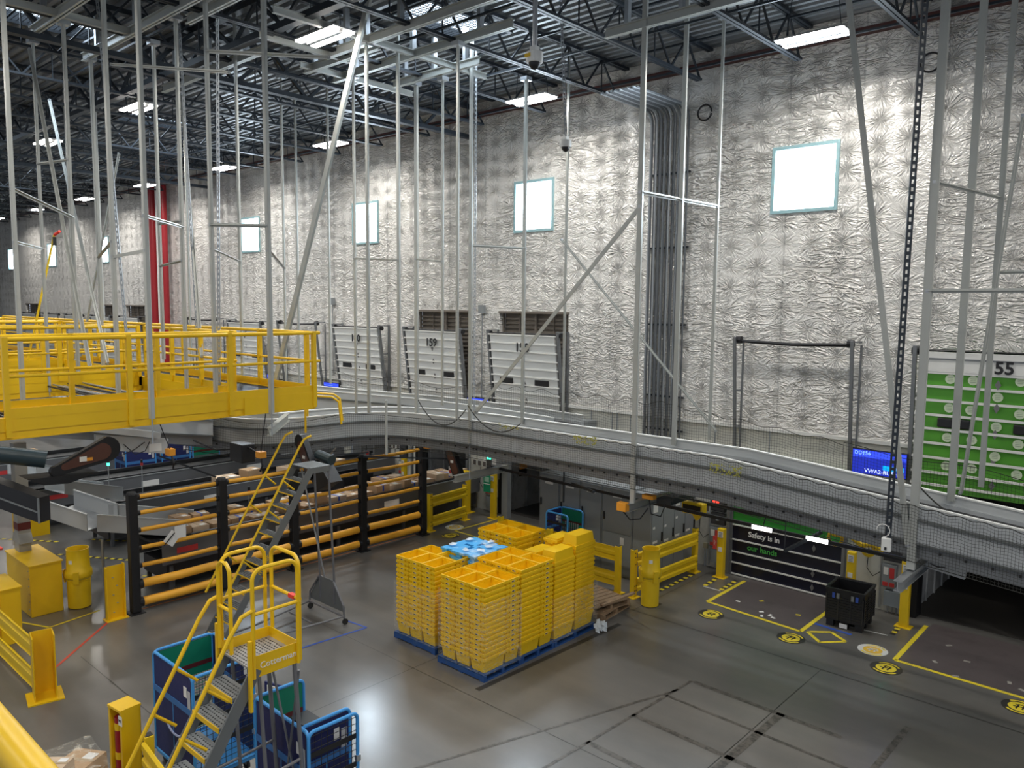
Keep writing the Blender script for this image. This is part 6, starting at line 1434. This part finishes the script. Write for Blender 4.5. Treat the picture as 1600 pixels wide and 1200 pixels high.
MB().prism([(.05, -.55, -.18), (.05, .6, -.22), (.05, .1, -.35), (.05, -.3, -.32)], (-.5, 0, 0)).obj('drip_pan', BLK, t)
MB().b(.012, .016, .3, .42, .0, .09).obj('warning_label', PAPER, t); MB().b(.012, .016, .42, .52, .0, .06).obj('warning_label', ORB, t)
t = thing('conveyor_head', 'pale machine end plate with cables and a taped notice under the catwalk', 'machine', (-16.0, 6.2, 3.1)); MB().prism([(0, -.5, .35), (0, .9, .1), (0, .85, -.2), (0, -.5, .05)], (-.1, 0, 0)).obj('end_plate', CONV, t)
MB().tube([(.02, -.3, .05), (.05, -.1, -.12), (.05, .2, -.02), (.04, .4, .1)], .01, 5).obj('cable', INK, t); MB().tube([(.02, .0, .1), (.05, .2, -.12), (.05, .4, -.08), (.04, .5, .1)], .01, 5).obj('cable', INK, t); MB().b(.002, .006, .5, .75, -.12, .04).obj('taped_notice', PAPER, t)
MB().bar((-.1, -1.2, .62), (-.1, .7, .2), .4, .12).obj('bed_section', CONV, t)
def guardlobe(x, y, z, rot, label, sc=1.0):
    t = thing('chain_guard', label, 'machine', (x, y, z)); P = []
    for i in range(11): a = PI/2-PI*i/10; P.append((.34+.15*math.cos(a), .15*math.sin(a)))
    for i in range(11): a = -PI/2-PI*i/10; P.append((-.34+.15*math.cos(a), .15*math.sin(a)))
    c, s_ = math.cos(rot), math.sin(rot); f = lambda p, k_=1.0, o_=0: ((p[0]*k_*c-p[1]*k_*s_)*sc, o_, (p[0]*k_*s_+p[1]*k_*c)*sc)
    MB().prism([f(p) for p in P], (0, .12, 0)).obj('guard_cover', BLK, t); MB().prism([f(p, .7, -.006) for p in P], (0, .004, 0)).obj('guard_window', mat('window_brown', (.10, .04, .025), .2), t)
    q = f((0, 0), 1, -.012); MB().c(q[0], -.012, q[2], .09, .004, .06).obj('warning_label', PAPER, t)
    return t
t = guardlobe(-13.35, 8.6, 2.98, -1.0, 'black chain guard with a brown window above the back of the rear ladder'); MB().prism([(.05, .0, -.22), (.5, 0, -.05), (.85, 0, -.38), (.42, 0, -.62), (.3, 0, -.5)], (0, .3, 0)).obj('drip_pan', BLK, t); MB().tube([(.2, .2, .05), (.65, .2, .0)], .1, 12).obj('motor_body', mat('motor_green', (.02, .04, .05), .35), t)
guardlobe(-12.9, 12.2, 2.45, -1.1, 'black chain guard hanging under the conveyor above the parcels', .9)
t = thing('motor_box', 'black motor box hanging under the conveyor behind the first barrier bay', 'machine', (-14.75, 8.05, 3.0)); MB().b(-.25, .25, -.15, .15, -.22, .16).obj('box_body', BLK, t, bevel=.02); MB().tube([(-.25, 0, 0), (-.7, -.2, -.05), (-1.3, -.4, .1)], .02, 6).obj('cable', INK, t); MB().tube([(.25, 0, .1), (.6, .1, -.05), (1.1, .2, .05)], .02, 6).obj('cable', INK, t)
t = thing('electrical_box', 'orange electrical box with dangling plugs at the top of the rear ladder', 'box', (-13.15, 7.55, 3.2)); MB().tube([(0, 0, .05), (0, .2, 1.3)], .01, 5).obj('hanger', INK, t); MB().c(0, 0, 0, .16, .14, .12).obj('box_body', ORB, t, bevel=.01); MB().tube([(0, 0, -.06), (.05, 0, -.2), (-.04, 0, -.32)], .02, 6).obj('plug_cable', INK, t)
t = thing('electrical_box', 'orange electrical box under the catwalk in front of the blue cages', 'box', (-15.6, 6.95, 3.0)); MB().tube([(0, 0, .05), (0, -.3, .9)], .01, 5).obj('hanger', INK, t); MB().c(0, 0, 0, .18, .14, .14).obj('box_body', ORB, t, bevel=.01); MB().tube([(.05, 0, -.06), (.15, 0, -.2), (.1, 0, -.32)], .02, 6).obj('plug_cable', INK, t)
t = thing('electrical_box', 'small orange box on top of the last amber barrier bay', 'box', (-15.0, 13.3, 2.38)); MB().c(0, 0, 0, .16, .12, .08).obj('box_body', ORB, t, bevel=.01); MB().tube([(0, 0, -.04), (-.2, .2, -.14)], .02, 6).obj('plug_cable', INK, t)
t = thing('control_box', 'grey control box with the numeral 7 behind the third barrier post', 'control panel', (-15.9, 10.9, 2.2)); MB().tube([(0, 0, .1), (.6, 0, .62)], .02, 6).obj('support_arm', GALV, t); MB().c(0, 0, 0, .12, .34, .34).obj('box_body', CAB, t); MB().c(.062, -.03, .02, .004, .15, .12).obj('paper_label', PAPER, t); text('label_numeral', '7', .11, INK, t, (.066, -.03, .02), (0, 1, 0), (0, 0, 1), .002)
t = thing('stop_button', 'small square emergency stop box above the third barrier post', 'switch', (-14.9, 11.3, 2.5)); MB().c(0, 0, 0, .06, .13, .15).obj('box_body', CAB, t); mb = MB().lathe([(0, .02), (.04, .02), (.04, 0)], 12); mb.v = [(.03+v[2], v[0], v[1]) for v in mb.v]; mb.obj('push_button', mat('label_red', (.6, .05, .05), .5), t); MB().tube([(0, 0, .07), (0, 0, .5)], .01, 5).obj('hanger', INK, t)
for p, q, lb in (((-14.9, 11.2, 2.42), (-13.2, 13.0, 2.35), 'thin dark pull rail running right above the amber barrier'), ((-15.2, 9.0, 2.62), (-14.7, 11.2, 2.55), 'thin dark pull rail between the rear ladder and the stop box'), ((-17.6, 7.6, 2.55), (-16.2, 8.2, 2.2), 'dark slanted bar under the conveyor behind the barrier')):
    beam('pull_rail', p, q, .03, .03, DSTEEL, lb, 'rail')
# big yellow box, guard, cone
t = thing('column_guard_box', 'big yellow steel box guarding the grey column at the left', 'guard box', (-17.04, 5.07, 0), .0); MB().b(-.8, .62, -.5, .06, 0, 1.0).obj('box_body', YEL, t, bevel=.01); MB().prism([(-1.0, -.5, 1.0), (.62, -.5, 1.0), (.62, -.2, 1.07), (-1.0, -.2, 1.07)], (0, .5, 0)).obj('sloped_lid', YEL, t) if 0 else MB().b(-.82, .64, -.52, .08, .99, 1.012).obj('box_lid', YEL, t)
mb = MB()
for k_ in range(6): mb.c(.55, -.502, .15+k_*.15, .02, .01, .02)
mb.obj('bolt_heads', GALV, t)['kind'] = 'stuff'
t = thing('column_guard_box', 'smaller yellow steel box at the left edge, in front of the big one', 'guard box', (-15.8, 3.98, 0)); MB().b(-.5, .42, -.17, .15, 0, 1.0).obj('box_body', YEL, t, bevel=.01); MB().b(-.52, .44, -.19, .17, .99, 1.01).obj('box_lid', YEL, t)
t = thing('channel_post', 'yellow steel channel post standing left of the first black barrier post', 'post', (-15.26, 5.66, 0)); mb = MB(); mb.b(-.05, -.035, -.17, .17, .015, 1.03); mb.b(-.05, .06, -.17, -.155, .015, 1.03); mb.b(-.05, .06, .155, .17, .015, 1.06); mb.obj('channel_body', YEL, t); MB().b(-.12, .12, -.2, .2, 0, .015).obj('base_plate', YEL, t)
mb = MB()
for k_ in range(5): mb.c(-.03, -.02+(k_ % 2)*.07, .12+k_*.17, .012, .03, .015)
mb.obj('bolt_heads', GALV, t)['kind'] = 'stuff'
guard((-13.05, 3.62), (-16.6, 3.62), 'yellow corrugated guard rail with a boxy end post at the lower left', h=1.0, zs=(.12, .62), posts=(.8,), off=.0)
t = thing('end_post', 'boxy yellow end post of the lower left guard rail on a bolted plate', 'post', (-12.92, 3.72, 0), -.2); mb = MB(); mb.b(-.17, -.155, -.15, .15, .02, 1.0); mb.b(-.17, .17, -.15, -.135, .02, 1.0); mb.b(-.17, .17, .135, .15, .02, 1.0); mb.obj('post_body', YEL, t); MB().b(-.24, .24, -.24, .24, 0, .02).obj('base_plate', YEL, t)
t = thing('traffic_cone', 'red traffic cone cut off by the left edge', 'cone', (-21.8, 5.25, 0)); MB().lathe([(.17, .03), (.03, .7), (0, .7)], 20).obj('cone_body', CONE, t, smooth=True); MB().b(-.22, .22, -.22, .22, 0, .035).obj('cone_base', CONE, t)
t = thing('column_guard_box', 'low yellow guard seen under the dark chute at the left edge', 'guard box', (-22.6, 6.4, 0)); MB().b(-.5, .4, -.3, .3, 0, .6).obj('box_body', YEL, t)
# lower left foreground: yellow post cabinet with red cylinder, small guard, wrapped pallet
t = thing('extinguisher_post', 'yellow square post holding a red and yellow cylinder, left of the roll cage', 'post', (-9.62, 3.62, 0), .12)
for sx in (-1, 1): MB().b(sx*.13-.02, sx*.13+.02, -.12, .12, 0, 1.1).obj('side_plate', YEL, t)
MB().b(-.15, .15, -.13, .13, 1.1, 1.13).obj('top_plate', YEL, t); MB().b(-.15, .15, .10, .12, 0, 1.1).obj('back_plate', YEL, t)
MB().tube([(-.03, -.04, 0), (-.03, -.04, .98)], .065, 16).obj('red_cylinder', RED, t, smooth=True)
for z in (.82, .45): MB().tube([(-.03, -.04, z), (-.03, -.04, z+.09)], .068, 16).obj('yellow_band', YEL2, t)
MB().c(.13, -.124, 1.0, .08, .004, .12).obj('number_label', PAPER, t); text('label_number', '903', .045, INK, t, (.13, -.128, 1.0), (1, 0, 0), (0, 0, 1), .002)
guard((-9.2, 3.72), (-8.3, 3.62), 'small yellow guard rail behind the ladder steps at the bottom edge', h=.85, zs=(.12, .5))
t = thing('wrapped_pallet_load', 'film-wrapped pallet of cardboard boxes at the bottom left corner', 'pallet load', (-9.2, 2.85, 0)); MB().b(-.55, .45, -.5, .45, 0, .13).obj('pallet_base', WOOD, t)
film_o = MB(); film_o.hexa([(-.52, -.48, .13), (.43, -.48, .13), (.43, .43, .13), (-.52, .43, .13), (-.38, -.4, .92), (.3, -.4, .88), (.25, .34, .84), (-.33, .34, .95)]); film_o.obj('film_cover', FILM, t)
for (x, y, z, sx, sy, sz, r_, lb) in ((-9.3, 3.0, .42, .4, .4, .40, .5, 'larger brown box in the wrapped load'), (-9.2, 2.72, .82, .28, .24, .12, .7, 'small pale box on top of the wrapped load'), (-9.0, 2.95, .42, .3, .36, .3, .3, 'right brown box in the wrapped load')):
    o = parcel(x, y, z, sx, sy, sz, r_, lb, False, 'pale' in lb); del o['group']
tag(MB().prism([(-12.0, 2.35, .004), (-11.35, 3.15, .004), (-11.2, 3.05, .004), (-11.85, 2.25, .004)], (0, 0, .004)).obj('floor_label_strip', FWHT), 'white printed floor strip near the bottom left corner', 'floor sticker')
# papers and lines on trailer side wall
t = thing('load_bar_rack', 'orange strap, black clamp and torn white sheet on the dark trailer side', 'strap', (-15.24, 17.4, 0)); MB().b(.05, .08, -.3, .0, 1.2, 1.5).obj('orange_strap', ORB, t); MB().prism([(.06, .6, .5), (.08, .95, .85), (.07, .75, 1.25)], (.02, 0, 0)).obj('torn_sheet', PAPER, t); MB().b(.05, .08, -.32, .0, 1.0, 1.2).obj('black_clamp', BLK, t)
